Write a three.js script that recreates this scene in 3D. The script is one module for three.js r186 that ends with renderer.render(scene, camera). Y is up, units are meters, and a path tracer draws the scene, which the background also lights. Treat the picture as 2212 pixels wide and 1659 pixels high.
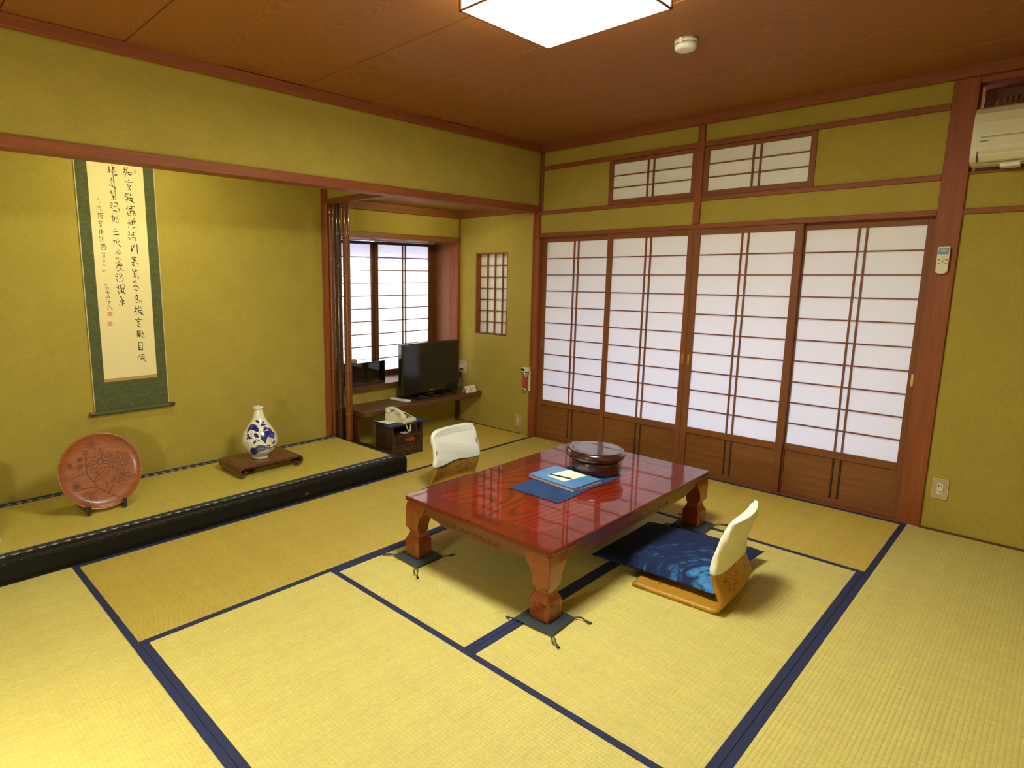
import * as THREE from 'three';
import { RoundedBoxGeometry } from 'three/addons/geometries/RoundedBoxGeometry.js';
import { RectAreaLightUniformsLib } from 'three/addons/lights/RectAreaLightUniformsLib.js';
import { mergeGeometries, mergeVertices } from 'three/addons/utils/BufferGeometryUtils.js';

// ------------------------------------------------------------------ camera, sky, exposure
// World: the shoji wall is the plane z = 0, the alcove front is the plane x = 0, the floor is y = 0.
const scene = new THREE.Scene();
const FRAME_W = 2212, FRAME_H = 1659, FOCAL = 1312.53;
const camera = new THREE.PerspectiveCamera(2 * Math.atan(FRAME_H / 2 / FOCAL) * 180 / Math.PI, FRAME_W / FRAME_H, 0.02, 60);
camera.position.set(3.2331, 1.4194, 4.3479);
camera.rotation.order = 'YXZ';
camera.rotation.set(-0.16086092, 0.81500476, 0.00310742);
camera.setViewOffset(FRAME_W, FRAME_H, 180.07, 18.27, FRAME_W, FRAME_H);   // the photograph is cropped: its lens axis lies left of the middle
camera.updateProjectionMatrix();

const renderer = new THREE.WebGLRenderer();
renderer.toneMapping = THREE.LinearToneMapping;
renderer.toneMappingExposure = 1.2;
renderer.shadowMap.enabled = true;
RectAreaLightUniformsLib.init();
scene.background = new THREE.Color().setRGB(0.34, 0.46, 1.0);              // even blue sky light
scene.backgroundIntensity = 14.0;
const sun = new THREE.DirectionalLight(new THREE.Color().setRGB(1.0, 0.95, 0.86), 26);   // strikes the nook window from outside, over the eave
sun.position.set(-7.0, 5.9, 1.6); sun.target.position.set(-1.25, 1.1, 0.7); sun.castShadow = true;
Object.assign(sun.shadow.camera, { left: -5, right: 5, top: 5, bottom: -5, near: 0.5, far: 20 }); sun.shadow.mapSize.set(2048, 2048); sun.name = 'sun';
scene.add(sun, sun.target);

const LAMP_COLOR = new THREE.Color().setRGB(1.0, 1.05, 0.90);
const LAMP = { x: 1.84, z: 2.364, half: 0.267, y0: 2.37, y1: 2.498, down: 54, side: 7 };
const TUBE = 108, NOOK_TUBE = 105, FLOOR_LAMP = 2.8;

// ------------------------------------------------------------------ small helpers
const rng = (seed) => () => { seed |= 0; seed = seed + 0x6D2B79F5 | 0; let t = Math.imul(seed ^ seed >>> 15, 1 | seed); t = t + Math.imul(t ^ t >>> 7, 61 | t) ^ t; return ((t ^ t >>> 14) >>> 0) / 4294967296; };
const R = rng(7);
const lerp = (a, b, t) => a + (b - a) * t, clamp = (x, a = 0, b = 1) => Math.min(b, Math.max(a, x));
const smooth = (a, b, x) => { const t = clamp((x - a) / (b - a)); return t * t * (3 - 2 * t); };
const V3 = (x, y, z) => new THREE.Vector3(x, y, z);
const lin = (r, g, b) => new THREE.Color().setRGB(r, g, b);

function hash(x, y, s) { let h = Math.imul(x, 374761393) + Math.imul(y, 668265263) + Math.imul(s, 1274126177) | 0; h = Math.imul(h ^ h >>> 13, 1274126177); return ((h ^ h >>> 16) >>> 0) / 4294967296; }
function noise(x, y, px, py, s = 0) {                                      // value noise that repeats after px, py cells
  const xi = Math.floor(x), yi = Math.floor(y), fx = x - xi, fy = y - yi, m = (a, n) => ((a % n) + n) % n;
  const u = fx * fx * (3 - 2 * fx), v = fy * fy * (3 - 2 * fy);
  const a = hash(m(xi, px), m(yi, py), s), b = hash(m(xi + 1, px), m(yi, py), s), c = hash(m(xi, px), m(yi + 1, py), s), d = hash(m(xi + 1, px), m(yi + 1, py), s);
  return lerp(lerp(a, b, u), lerp(c, d, u), v);
}
const fbm = (x, y, px, py, s, n = 4) => { let a = 0, w = 0.5, t = 0; for (let i = 0; i < n; i++) { a += w * noise(x, y, px, py, s + i); t += w; w *= 0.5; x *= 2; y *= 2; px *= 2; py *= 2; } return a / t; };

function dataTexture(w, h, fn, { srgb = false, size = [1, 1], linearIn = false } = {}) {
  const d = new Uint8Array(w * h * 4);
  for (let j = 0; j < h; j++) for (let i = 0; i < w; i++) {
    const c = fn(i / w, j / h), o = (j * w + i) * 4, k = Array.isArray(c) ? c : [c, c, c];
    for (let q = 0; q < 3; q++) d[o + q] = clamp(k[q]) * 255;
    d[o + 3] = 255;
  }
  const t = new THREE.DataTexture(d, w, h);
  t.wrapS = t.wrapT = THREE.RepeatWrapping; t.magFilter = THREE.LinearFilter; t.minFilter = THREE.LinearMipmapLinearFilter; t.generateMipmaps = true;
  if (srgb) t.colorSpace = THREE.SRGBColorSpace;
  t.repeat.set(1 / size[0], 1 / size[1]);
  t.needsUpdate = true;
  return t;
}
function canvasTexture(w, h, draw, { srgb = true } = {}) {
  const c = document.createElement('canvas'); c.width = w; c.height = h;
  const g = c.getContext('2d'); g.lineCap = g.lineJoin = 'round'; draw(g, w, h);
  const t = new THREE.CanvasTexture(c); if (srgb) t.colorSpace = THREE.SRGBColorSpace; t.wrapS = t.wrapT = THREE.RepeatWrapping; t.magFilter = THREE.LinearFilter;
  return t;
}

// names, things and parts
const taken = new Map();
function numbered(name) { const n = taken.get(name) ?? 0; taken.set(name, n + 1); return n ? name + '_' + String(n).padStart(3, '0') : name; }
function tag(o, label, category, group, kind) {
  if (label) o.userData.label = label; if (category) o.userData.category = category; if (group) o.userData.group = group; if (kind) o.userData.kind = kind;
  return o;
}
function shade(m) { m.castShadow = m.receiveShadow = true; return m; }
function thing(name, label, category, [x, y, z] = [0, 0, 0], { turn = 0, group, kind } = {}) {
  const o = new THREE.Group(); o.name = numbered(name); o.position.set(x, y, z); o.rotation.y = turn; scene.add(o);
  return tag(o, label, category, group, kind);
}
const setting = (name, label, pos) => thing(name, label, undefined, pos, { kind: 'structure' });
function part(parent, name, geo, mat, label) {                             // geometry in the parent's own axes
  const m = shade(new THREE.Mesh(geo, mat)); m.name = name; parent.add(m); if (label) m.userData.label = label; return m;
}
function partW(parent, name, geo, mat, label) {                            // geometry given in world axes
  const p = new THREE.Vector3(); let o = parent; while (o && o !== scene) { p.add(o.position); o = o.parent; }
  geo.translate(-p.x, -p.y, -p.z); return part(parent, name, geo, mat, label);
}
function single(name, geo, mat, label, category, { group, kind } = {}) {   // a thing that is one mesh, geometry in world axes
  geo.computeBoundingBox(); const b = geo.boundingBox, p = [(b.min.x + b.max.x) / 2, b.min.y, (b.min.z + b.max.z) / 2];
  geo.translate(-p[0], -p[1], -p[2]);
  const m = shade(new THREE.Mesh(geo, mat)); m.name = numbered(name); m.position.set(...p); scene.add(m);
  return tag(m, label, category, group, kind);
}

// geometry: every uv is in metres, u along the grain
let uvSeed = 1;
function metreUV(g, grain, shift = true) {
  const p = g.attributes.position, n = g.attributes.normal, uv = new Float32Array(p.count * 2), r = rng(uvSeed++), ou = shift ? r() * 3 : 0, ov = shift ? r() * 3 : 0;
  for (let i = 0; i < p.count; i++) {
    const a = [Math.abs(n.getX(i)), Math.abs(n.getY(i)), Math.abs(n.getZ(i))], k = a.indexOf(Math.max(...a)), c = [p.getX(i), p.getY(i), p.getZ(i)];
    let ax = [0, 1, 2].filter((q) => q !== k); if (ax[1] === grain) ax = [ax[1], ax[0]];
    uv[2 * i] = c[ax[0]] + ou; uv[2 * i + 1] = c[ax[1]] + ov + k * 0.37;
  }
  g.setAttribute('uv', new THREE.BufferAttribute(uv, 2)); return g;
}
function bx(x0, x1, y0, y1, z0, z1, { r = 0, grain, shift = true, seg = 1 } = {}) {
  const s = [Math.abs(x1 - x0), Math.abs(y1 - y0), Math.abs(z1 - z0)];
  let g = r ? new RoundedBoxGeometry(s[0], s[1], s[2], seg, Math.min(r, Math.min(...s) * 0.49)) : new THREE.BoxGeometry(...s);
  if (grain === undefined) grain = s.indexOf(Math.max(...s));
  g.translate((x0 + x1) / 2, (y0 + y1) / 2, (z0 + z1) / 2);
  return metreUV(g, grain, shift);
}
const cache = new Map();
function unit(sx, sy, sz) {                                                // shared plain boxes centred on the origin
  const k = [sx, sy, sz].map((v) => v.toFixed(4)).join();
  if (!cache.has(k)) { const g = new THREE.BoxGeometry(sx, sy, sz); cache.set(k, metreUV(g, [sx, sy, sz].indexOf(Math.max(sx, sy, sz)), false)); }
  return cache.get(k);
}
function slab(parent, name, cx, cy, cz, sx, sy, sz, mat) { const m = part(parent, name, unit(sx, sy, sz), mat); m.position.set(cx, cy, cz); return m; }
const merge = (list) => mergeGeometries(list.map((g) => (g.index ? g.toNonIndexed() : g)).map((g) => { for (const k of Object.keys(g.attributes)) if (!['position', 'normal', 'uv'].includes(k)) g.deleteAttribute(k); return g; }));
const V2 = (a) => a.map(([x, y]) => new THREE.Vector2(x, y));
function lathe(pts, seg = 48, dense = 0) {                                 // pts [r, y]; dense > 0 resamples a spline
  let v = V2(pts); if (dense) v = new THREE.SplineCurve(v).getSpacedPoints(dense);
  for (const q of v) q.x = Math.max(q.x, 1e-4);
  return new THREE.LatheGeometry(v, seg);
}
function tube(pts, r, seg = 24, rad = 8) { return new THREE.TubeGeometry(new THREE.CatmullRomCurve3(pts.map((p) => V3(...p))), seg, r, rad); }
function cyl(r0, r1, h, seg = 24) { return new THREE.CylinderGeometry(r0, r1, h, seg); }
function extrude(pts, depth, { bevel = 0, curve = 8 } = {}) {              // outline in x, y; depth along z, centred
  const s = new THREE.Shape(V2(pts));
  const g = new THREE.ExtrudeGeometry(s, { depth: depth - 2 * bevel, bevelEnabled: bevel > 0, bevelThickness: bevel, bevelSize: bevel, bevelOffset: -bevel, bevelSegments: 2, curveSegments: curve });
  g.translate(0, 0, -(depth - 2 * bevel) / 2); return g;
}
function sheet(fn, ns, nt, th) {                                           // a bent board: fn(s, t) gives the middle surface, th(s, t) or a number its thickness
  const P = (s, t) => fn(s, t), e = 1e-3, pos = [], uv = [], idx = [];
  const N = (s, t) => P(Math.min(s + e, 1), t).sub(P(Math.max(s - e, 0), t)).cross(P(s, Math.min(t + e, 1)).sub(P(s, Math.max(t - e, 0)))).normalize();
  const W = nt + 1, H = ns + 1, len = [0];
  for (let i = 1; i <= ns; i++) len.push(len[i - 1] + P(i / ns, 0.5).distanceTo(P((i - 1) / ns, 0.5)));
  for (const side of [1, -1]) for (let i = 0; i <= ns; i++) for (let j = 0; j <= nt; j++) {
    const s = i / ns, t = j / nt, h = (typeof th === 'function' ? th(s, t) : th) / 2, p = P(s, t).addScaledVector(N(s, t), side * h);
    pos.push(p.x, p.y, p.z); uv.push(P(s, t).distanceTo(P(s, 0)), len[i]);
  }
  const A = (i, j) => i * W + j, B = (i, j) => W * H + i * W + j;
  for (let i = 0; i < ns; i++) for (let j = 0; j < nt; j++) idx.push(A(i, j), A(i + 1, j), A(i + 1, j + 1), A(i, j), A(i + 1, j + 1), A(i, j + 1), B(i, j), B(i + 1, j + 1), B(i + 1, j), B(i, j), B(i, j + 1), B(i + 1, j + 1));
  for (let i = 0; i < ns; i++) idx.push(A(i, 0), B(i, 0), B(i + 1, 0), A(i, 0), B(i + 1, 0), A(i + 1, 0), A(i, nt), A(i + 1, nt), B(i + 1, nt), A(i, nt), B(i + 1, nt), B(i, nt));
  for (let j = 0; j < nt; j++) idx.push(A(0, j), A(0, j + 1), B(0, j + 1), A(0, j), B(0, j + 1), B(0, j), A(ns, j), B(ns, j + 1), A(ns, j + 1), A(ns, j), B(ns, j), B(ns, j + 1));
  const g = new THREE.BufferGeometry();
  g.setAttribute('position', new THREE.Float32BufferAttribute(pos, 3)); g.setAttribute('uv', new THREE.Float32BufferAttribute(uv, 2)); g.setIndex(idx); g.computeVertexNormals();
  return g;
}

// ------------------------------------------------------------------ materials
const std = (o) => new THREE.MeshStandardMaterial(o), phys = (o) => new THREE.MeshPhysicalMaterial(o);
const grainTex = dataTexture(1024, 512, (u, v) => {                        // straight-grained timber, 1.0 m along u, 0.25 m along v
  const w = fbm(u * 3, v * 10, 3, 10, 3, 3), f = noise(u * 6, v * 110 + w * 0, 6, 110, 11), h = noise(u * 24, v * 220, 24, 220, 12);
  const k = 0.72 + 0.2 * w + 0.12 * f + 0.06 * h; return [k, k * (0.97 + 0.03 * w), k * 0.97];
}, { srgb: true, size: [1, 0.25] });
const flameTex = dataTexture(1024, 512, (u, v) => {                        // flat-sawn timber with flame figure, 1.8 m along u, 0.49 m along v
  const d = Math.abs(v - 0.5) * 2, warp = fbm(u * 4, v * 4, 4, 4, 31, 3) - 0.5;
  const ring = (d * d * 3.2 + 0.22 * Math.cos(u * Math.PI * 4 + warp * 3) + warp * 0.9) * (14 + 8 * d), s = 0.5 + 0.5 * Math.sin(ring * 6.28 * 0.5);
  const f = noise(u * 30, v * 240, 30, 240, 33), k = 0.80 + 0.1 * Math.pow(s, 3) + 0.07 * f; return [k, k * 0.985, k * 0.95];
}, { srgb: true, size: [1.8, 0.486] });
const plasterTex = dataTexture(512, 512, (u, v) => {
  const a = fbm(u * 5, v * 5, 5, 5, 41, 4), b = noise(u * 128, v * 128, 128, 128, 45), c = noise(u * 256, v * 256, 256, 256, 46);
  const k = 0.86 + 0.07 * a + 0.05 * b + 0.04 * c; return [k, k, k * (0.98 + 0.02 * a)];
}, { srgb: true, size: [0.7, 0.7] });
const plasterBump = dataTexture(512, 512, (u, v) => 0.5 * noise(u * 128, v * 128, 128, 128, 47) + 0.5 * noise(u * 256, v * 256, 256, 256, 48), { size: [0.35, 0.35] });
const rushTex = dataTexture(512, 512, (u, v) => {                          // u runs along the mat, v across: single rushes lie across the mat
  const n = 150, i = Math.floor(u * n), row = Math.floor(v * 16 + (i % 2) * 0.5), a = hash(i, row % 16, 51), b = hash(i, 3, 52), e = Math.abs((u * n) % 1 - 0.5) * 2;
  const k = 0.84 + 0.09 * a + 0.06 * b - 0.1 * Math.pow(e, 4), w = noise(u * 6, v * 6, 6, 6, 53);
  return [k * (0.985 + 0.015 * w), k * (0.97 + 0.03 * w), k * (0.88 + 0.12 * hash(i, row % 16, 54))];
}, { srgb: true, size: [0.24, 0.236] });
const rushBump = dataTexture(512, 512, (u, v) => { const e = Math.abs((u * 150) % 1 - 0.5) * 2; return 1 - e * e; }, { size: [0.24, 0.236] });
const clothTex = dataTexture(256, 256, (u, v) => 0.86 + 0.08 * (((Math.floor(u * 64) + Math.floor(v * 64)) % 2)) + 0.08 * noise(u * 64, v * 64, 64, 64, 61), { srgb: true, size: [0.06, 0.06] });
const clothBump = dataTexture(256, 256, (u, v) => 0.5 + 0.25 * Math.sin(u * 64 * 6.283) + 0.25 * Math.sin(v * 64 * 6.283), { size: [0.06, 0.06] });

const M = {
  post: std({ map: grainTex, color: lin(0.32, 0.080, 0.015), roughness: 0.62 }),
  frame: std({ map: grainTex, color: lin(0.27, 0.085, 0.016), roughness: 0.65 }),
  darkframe: std({ map: grainTex, color: lin(0.15, 0.048, 0.014), roughness: 0.5 }),
  board: std({ map: grainTex, color: lin(0.27, 0.098, 0.021), roughness: 0.5 }),
  jamb: std({ map: flameTex, color: lin(0.36, 0.13, 0.045), roughness: 0.5 }),
  shelf: std({ map: grainTex, color: lin(0.15, 0.062, 0.022), roughness: 0.38 }),
  ceiling: std({ map: flameTex, color: lin(0.42, 0.155, 0.028), roughness: 0.6 }),
  alcoveCeiling: std({ map: grainTex, color: lin(0.40, 0.20, 0.05), roughness: 0.7 }),
  plaster: std({ map: plasterTex, bumpMap: plasterBump, bumpScale: 0.0006, color: lin(0.46, 0.350, 0.055), roughness: 0.95 }),
  rush: std({ map: rushTex, bumpMap: rushBump, bumpScale: 0.0002, color: lin(0.78, 0.65, 0.20), roughness: 0.62 }),
  rushBrown: std({ map: rushTex, bumpMap: rushBump, bumpScale: 0.0002, color: lin(0.72, 0.51, 0.085), roughness: 0.62 }),  // browner copy of rush: sheen that varies with viewing direction, put into the colour
  rushSheenDark: std({ map: rushTex, bumpMap: rushBump, bumpScale: 0.0002, color: lin(0.62, 0.455, 0.085), roughness: 0.62 }),  // same rush, darker: its view-dependent sheen is set as base colour, not age
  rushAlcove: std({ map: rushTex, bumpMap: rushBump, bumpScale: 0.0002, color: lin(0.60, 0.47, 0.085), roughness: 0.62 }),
  indigo: std({ map: clothTex, bumpMap: clothBump, bumpScale: 0.0002, color: lin(0.016, 0.022, 0.085), roughness: 0.85 }),
  lacquer: phys({ color: lin(0.012, 0.010, 0.009), roughness: 0.3, clearcoat: 0.8, clearcoatRoughness: 0.12 }),
  paper: phys({ color: lin(0.90, 0.86, 0.78), roughness: 1, transmission: 0.36, thickness: 0, specularIntensity: 0.1 }),
  paperThick: std({ color: lin(0.86, 0.84, 0.78), roughness: 0.95 }),
  bamboo: phys({ map: grainTex, color: lin(0.23, 0.058, 0.014), roughness: 0.3, clearcoat: 1, clearcoatRoughness: 0.06 }),
  bambooDark: phys({ map: grainTex, color: lin(0.055, 0.018, 0.010), roughness: 0.3, clearcoat: 1, clearcoatRoughness: 0.06 }),
  concrete: std({ map: plasterTex, color: lin(0.42, 0.40, 0.36), roughness: 0.95 }),
  brass: std({ color: lin(0.55, 0.36, 0.12), roughness: 0.4, metalness: 0.8 }),
  chrome: std({ color: lin(0.8, 0.8, 0.8), roughness: 0.12, metalness: 1 }),
  cream: std({ color: lin(0.72, 0.66, 0.45), roughness: 0.35 }),
  white: std({ color: lin(0.80, 0.78, 0.70), roughness: 0.4 }),
  black: std({ color: lin(0.010, 0.010, 0.011), roughness: 0.3 }),
  glossBlack: phys({ color: lin(0.006, 0.006, 0.007), roughness: 0.18, clearcoat: 1, clearcoatRoughness: 0.03 }),
  darkPrint: std({ color: lin(0.03, 0.03, 0.035), roughness: 0.7 }),
};

// ------------------------------------------------------------------ the lamps that light large parts of the room (the fittings are built further down)
function rectLight(parent, w, h, intensity, color, [x, y, z], look) {
  const l = new THREE.RectAreaLight(color, intensity, w, h); l.name = 'glow'; l.position.set(x, y, z); parent.add(l);
  const p = new THREE.Vector3(); let o = parent; while (o && o !== scene) { p.add(o.position); o = o.parent; }
  l.lookAt(p.x + x + look[0], p.y + y + look[1], p.z + z + look[2]); return l;
}

// ------------------------------------------------------------------ the setting: floor of tatami
const X = [-0.022, 0.8907, 1.7878, 2.6724, 3.60], Z = [0, 0.9093, 1.8174, 2.7637, 3.6737, 4.585], EDGE = 0.028;
function matGeometry(width, length, h, pitch = 0.01475) {                  // ridged top: ridges run along z (length), centred, top at y = 0
  const n = Math.round(width / pitch), k = 6, pos = [], uv = [], idx = [], A = 0.0011;
  for (let i = 0; i < n; i++) for (let j = 0; j <= k; j++) {
    const t = j / k, x = -width / 2 + (i + t) * width / n, y = A * (Math.pow(Math.sin(Math.PI * t), 0.6) - 1);
    for (const s of [0, 1]) { pos.push(x, y, (s - 0.5) * length); uv.push(s * length, x + 5); }
  }
  for (let i = 0; i < n; i++) for (let j = 0; j < k; j++) { const a = (i * (k + 1) + j) * 2; idx.push(a, a + 1, a + 3, a, a + 3, a + 2); }
  const top = new THREE.BufferGeometry(); top.setAttribute('position', new THREE.Float32BufferAttribute(pos, 3)); top.setAttribute('uv', new THREE.Float32BufferAttribute(uv, 2)); top.setIndex(idx); top.computeVertexNormals();
  const body = bx(-width / 2, width / 2, -h, -0.0013, -length / 2, length / 2, { grain: 2 });
  return merge([top, body]);
}
const floor = setting('floor', 'tatami floor of ridged rush mats with dark indigo cloth edges', [1.8, 0, 2.3]);
partW(floor, 'subfloor', bx(-1.3, 3.72, -0.16, -0.052, -0.12, 4.70), M.darkframe);
function tatami(parent, x0, x1, z0, z1, along, mat, { y = 0, h = 0.05, edges = [1, 1], edgeMat = M.indigo, edge = EDGE, pitch } = {}) {
  const gap = 0.0012, w = (along === 'z' ? x1 - x0 : z1 - z0) - gap, l = (along === 'z' ? z1 - z0 : x1 - x0) - gap;
  const m = part(parent, 'tatami_mat', matGeometry(w, l, h, pitch), mat);
  m.position.set((x0 + x1) / 2 - parent.position.x, y - parent.position.y, (z0 + z1) / 2 - parent.position.z);
  if (along === 'x') m.rotation.y = Math.PI / 2;                            // local z -> world x, local x -> world -z
  [-1, 1].forEach((s, i) => { if (edges[i]) { const e = part(m, 'cloth_edge', bx(s > 0 ? w / 2 - edge : -w / 2, s > 0 ? w / 2 : -w / 2 + edge, -0.004, 0.0016, -l / 2, l / 2, { r: 0.0012, grain: 2 }), edgeMat); } });
  return m;
}
tatami(floor, X[0], X[1], Z[0], Z[2], 'z', M.rushSheenDark);
tatami(floor, X[0], X[1], Z[2], Z[4], 'z', M.rushSheenDark);
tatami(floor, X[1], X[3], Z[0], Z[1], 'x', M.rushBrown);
tatami(floor, X[1], X[2], Z[1], Z[3], 'z', M.rush);
tatami(floor, X[2], X[3], Z[1], Z[3], 'z', M.rush);
tatami(floor, X[1], X[3], Z[3], Z[4], 'x', M.rush);
tatami(floor, X[3], X[4], Z[0], Z[2], 'z', M.rush);
tatami(floor, X[3], X[4], Z[2], Z[4], 'z', M.rush);
tatami(floor, X[0], X[2], Z[4], Z[5], 'x', M.rush);
tatami(floor, X[2], X[4], Z[4], Z[5], 'x', M.rush);
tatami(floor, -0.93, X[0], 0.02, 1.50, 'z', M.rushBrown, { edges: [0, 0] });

// ceiling of wide figured boards
const CEIL = 2.50;
const ceiling = setting('ceiling', 'ceiling of wide brown figured wood boards', [1.8, CEIL, 2.3]);
const seams = [0, 0.375, 0.861, 1.347, 1.833, 2.319, 2.805, 3.291, 3.777, 4.263, 4.585];
for (let i = 0; i + 1 < seams.length; i++) {
  const lift = 0.0025 * ((i % 3) - 1);
  partW(ceiling, 'ceiling_board', bx(0, 3.60, CEIL + 0.003 + lift, CEIL + 0.016 + lift, seams[i] + 0.0022, seams[i + 1] - 0.0022, { r: 0.002, grain: 0 }), M.ceiling);
}
partW(ceiling, 'added_roof_slab', bx(-1.45, 3.75, CEIL + 0.03, CEIL + 0.13, -0.2, 4.75), M.darkframe);  // unseen slab, added to stop sky light leaking between the boards

// plaster walls with thickness
const wallLeft = setting('wall_left', 'ochre plaster wall hanging above the alcove', [-0.05, 2.0, 2.3]);
partW(wallLeft, 'plaster', bx(-0.095, -0.012, 2.01, CEIL + 0.03, 0, 4.585), M.plaster);
const alcoveBack = setting('wall_alcove', 'ochre plaster back wall of the picture alcove', [-1.0, 0, 3.0]);
partW(alcoveBack, 'plaster', bx(-1.30, -0.905, -0.1, CEIL + 0.03, 1.50, 4.70), M.plaster);
const partition = setting('wall_partition', 'small ochre plaster wall above the partition beam', [-0.5, 2.0, 1.53]);
partW(partition, 'plaster', bx(-0.905, -0.095, 2.02, CEIL + 0.03, 1.512, 1.548), M.plaster);
const nookWall = setting('wall_nook', 'ochre plaster wall around the window behind the television', [-1.1, 0, 0.75]);
partW(nookWall, 'plaster', bx(-1.30, -0.93, 1.79, CEIL + 0.03, -0.12, 1.50), M.plaster);
partW(nookWall, 'plaster', bx(-1.30, -0.93, -0.1, 0.45, -0.12, 1.50), M.plaster);
partW(nookWall, 'plaster', bx(-1.30, -0.95, 0.45, 1.79, 1.46, 1.50), M.plaster);
const sideWall = setting('wall_side', 'ochre plaster wall pierced by a small lattice window', [-0.5, 0, 0]);
const LAT = { x0: -0.717, x1: -0.325, y0: 0.885, y1: 1.642 };
for (const b of [[-1.30, LAT.x0, -0.1, CEIL + 0.03], [LAT.x1, -0.06, -0.1, CEIL + 0.03], [LAT.x0, LAT.x1, -0.1, LAT.y0], [LAT.x0, LAT.x1, LAT.y1, CEIL + 0.03]]) partW(sideWall, 'plaster', bx(b[0], b[1], b[2], b[3], -0.10, 0.015), M.plaster);
partW(sideWall, 'backing', bx(-0.76, -0.28, 0.85, 1.68, -0.13, -0.10), M.plaster);
const wallBack = setting('wall_back', 'ochre plaster wall panels above the paper doors', [1.3, 1.8, -0.06]);
partW(wallBack, 'plaster', bx(-0.06, 2.66, 1.78, CEIL + 0.03, -0.14, -0.045), M.plaster);
for (const [y0, y1] of [[1.785, 1.946], [2.335, CEIL + 0.02]]) partW(wallBack, 'plaster', bx(0, 2.655, y0, y1, -0.05, -0.014), M.plaster);
for (const [x0, x1] of [[0.0, 0.64], [2.0, 2.655]]) partW(wallBack, 'plaster', bx(x0, x1, 1.97, 2.305, -0.05, -0.016), M.plaster);
const wallRight = setting('wall_back_right', 'ochre plaster wall under the air conditioner', [3.2, 0, -0.06]);
for (const [y0, y1] of [[-0.06, 1.760], [1.783, 1.964]]) partW(wallRight, 'plaster', bx(2.74, 3.66, y0, y1, -0.14, -0.014), M.plaster);
partW(wallRight, 'plaster', bx(2.70, 3.66, 1.90, CEIL + 0.03, -0.34, -0.24), M.plaster);
partW(wallRight, 'plaster', bx(2.70, 3.66, 2.42, CEIL + 0.03, -0.30, -0.014), M.plaster);
const wallFront = setting('wall_front', 'ochre plaster wall behind the camera', [1.6, 0, 4.64]);
partW(wallFront, 'plaster', bx(-1.30, 3.72, -0.1, CEIL + 0.03, 4.585, 4.70), M.plaster);
const wallEast = setting('wall_right', 'ochre plaster wall to the right of the room', [3.66, 0, 2.2]);
partW(wallEast, 'plaster', bx(3.60, 3.72, -0.1, CEIL + 0.03, -0.34, 4.70), M.plaster);
// the picture alcove's and the nook's own ceilings
const nookCeiling = setting('ceiling_nook', 'low wooden ceiling of the television nook', [-0.5, 2.03, 0.75]);
for (let i = 0; i < 4; i++) partW(nookCeiling, 'ceiling_board', bx(-0.93, -0.095, 2.034, 2.05, 0.015 + i * 0.374 + 0.001, 0.015 + (i + 1) * 0.374 - 0.001, { r: 0.0015, grain: 0 }), M.alcoveCeiling);
// the veranda outside the paper doors: daylight comes in through its open side
const veranda = setting('floor_veranda', 'veranda floor outside the paper doors', [1.3, -0.06, -0.7]);
partW(veranda, 'deck', bx(-0.30, 2.90, -0.11, -0.05, -1.45, -0.13), M.board);
const verandaRoof = setting('ceiling_veranda', 'veranda ceiling outside the paper doors', [1.3, 1.92, -0.7]);
partW(verandaRoof, 'soffit', bx(-0.30, 2.90, 1.90, 1.96, -1.45, -0.13), M.board);
partW(verandaRoof, 'added_valance', bx(-0.30, 2.90, 1.45, 1.90, -1.45, -1.39), M.board);  // unseen board, added to keep sky light off the upper door paper
const verandaSide = setting('wall_veranda', 'end walls of the veranda outside the paper doors', [1.3, 0, -0.7]);
for (const x of [-0.30, 2.80]) partW(verandaSide, 'plaster', bx(x, x + 0.10, -0.06, 1.92, -1.45, -0.14), M.plaster);
const ground = setting('ground', 'pale gravel ground outside the building', [0, -0.6, 0]);
partW(ground, 'gravel', bx(-14, 14, -0.7, -0.6, -14, 14), M.concrete);
const eave = setting('roof_eave', 'eave over the window of the nook outside', [-1.6, 2.0, 0.8]);
partW(eave, 'soffit', bx(-1.75, -1.30, 2.0, 2.06, -0.2, 2.2), M.board);

// ------------------------------------------------------------------ posts, rails and mouldings
let trimNo = 0;
function trim(label, x0, x1, y0, y1, z0, z1, { mat = M.post, r = 0.003, grain } = {}) {
  const m = single('trim_' + ++trimNo, bx(x0, x1, y0, y1, z0, z1, { r, grain }), mat, label, undefined, { kind: 'structure' }); return m;
}
trim('square wooden corner post between lattice window and paper doors', -0.127, -0.002, 0, 1.963, -0.10, 0.002);
trim('broad wooden post carrying the small remote control', 2.649, 2.757, 0, 2.447, -0.11, 0.002);
trim('thin upright wooden strip in the upper room corner', 0.0, 0.020, 1.975, 2.446, -0.05, 0.001);
trim('short upright mullion between the two transom windows', 1.311, 1.360, 1.790, 2.446, -0.05, 0.004);
trim('horizontal wooden rail above the transom windows', 0.020, 2.649, 2.303, 2.336, -0.05, 0.000);
trim('horizontal wooden rail below the transom windows', -0.001, 2.649, 1.943, 1.973, -0.05, 0.000);
trim('grooved lintel above the paper sliding doors', -0.001, 2.649, 1.757, 1.788, -0.10, 0.001);
trim('wooden threshold under the paper sliding doors', -0.001, 2.649, -0.03, 0.003, -0.10, -0.003, { mat: M.frame });
trim('wooden rail on the wall under the air conditioner', 2.757, 3.60, 1.757, 1.786, -0.03, -0.001);
trim('thin wooden ledge directly under the air conditioner', 2.757, 3.60, 1.960, 1.975, -0.24, -0.004);
trim('wooden rail above the air conditioner niche', 2.757, 3.60, 2.414, 2.446, -0.24, -0.002);
trim('ceiling moulding above the paper door wall', 0.0, 3.60, 2.446, 2.502, 0.0, 0.034);
trim('ceiling moulding above the alcove wall', 0.0, 0.034, 2.446, 2.502, 0.034, 4.585);
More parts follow.
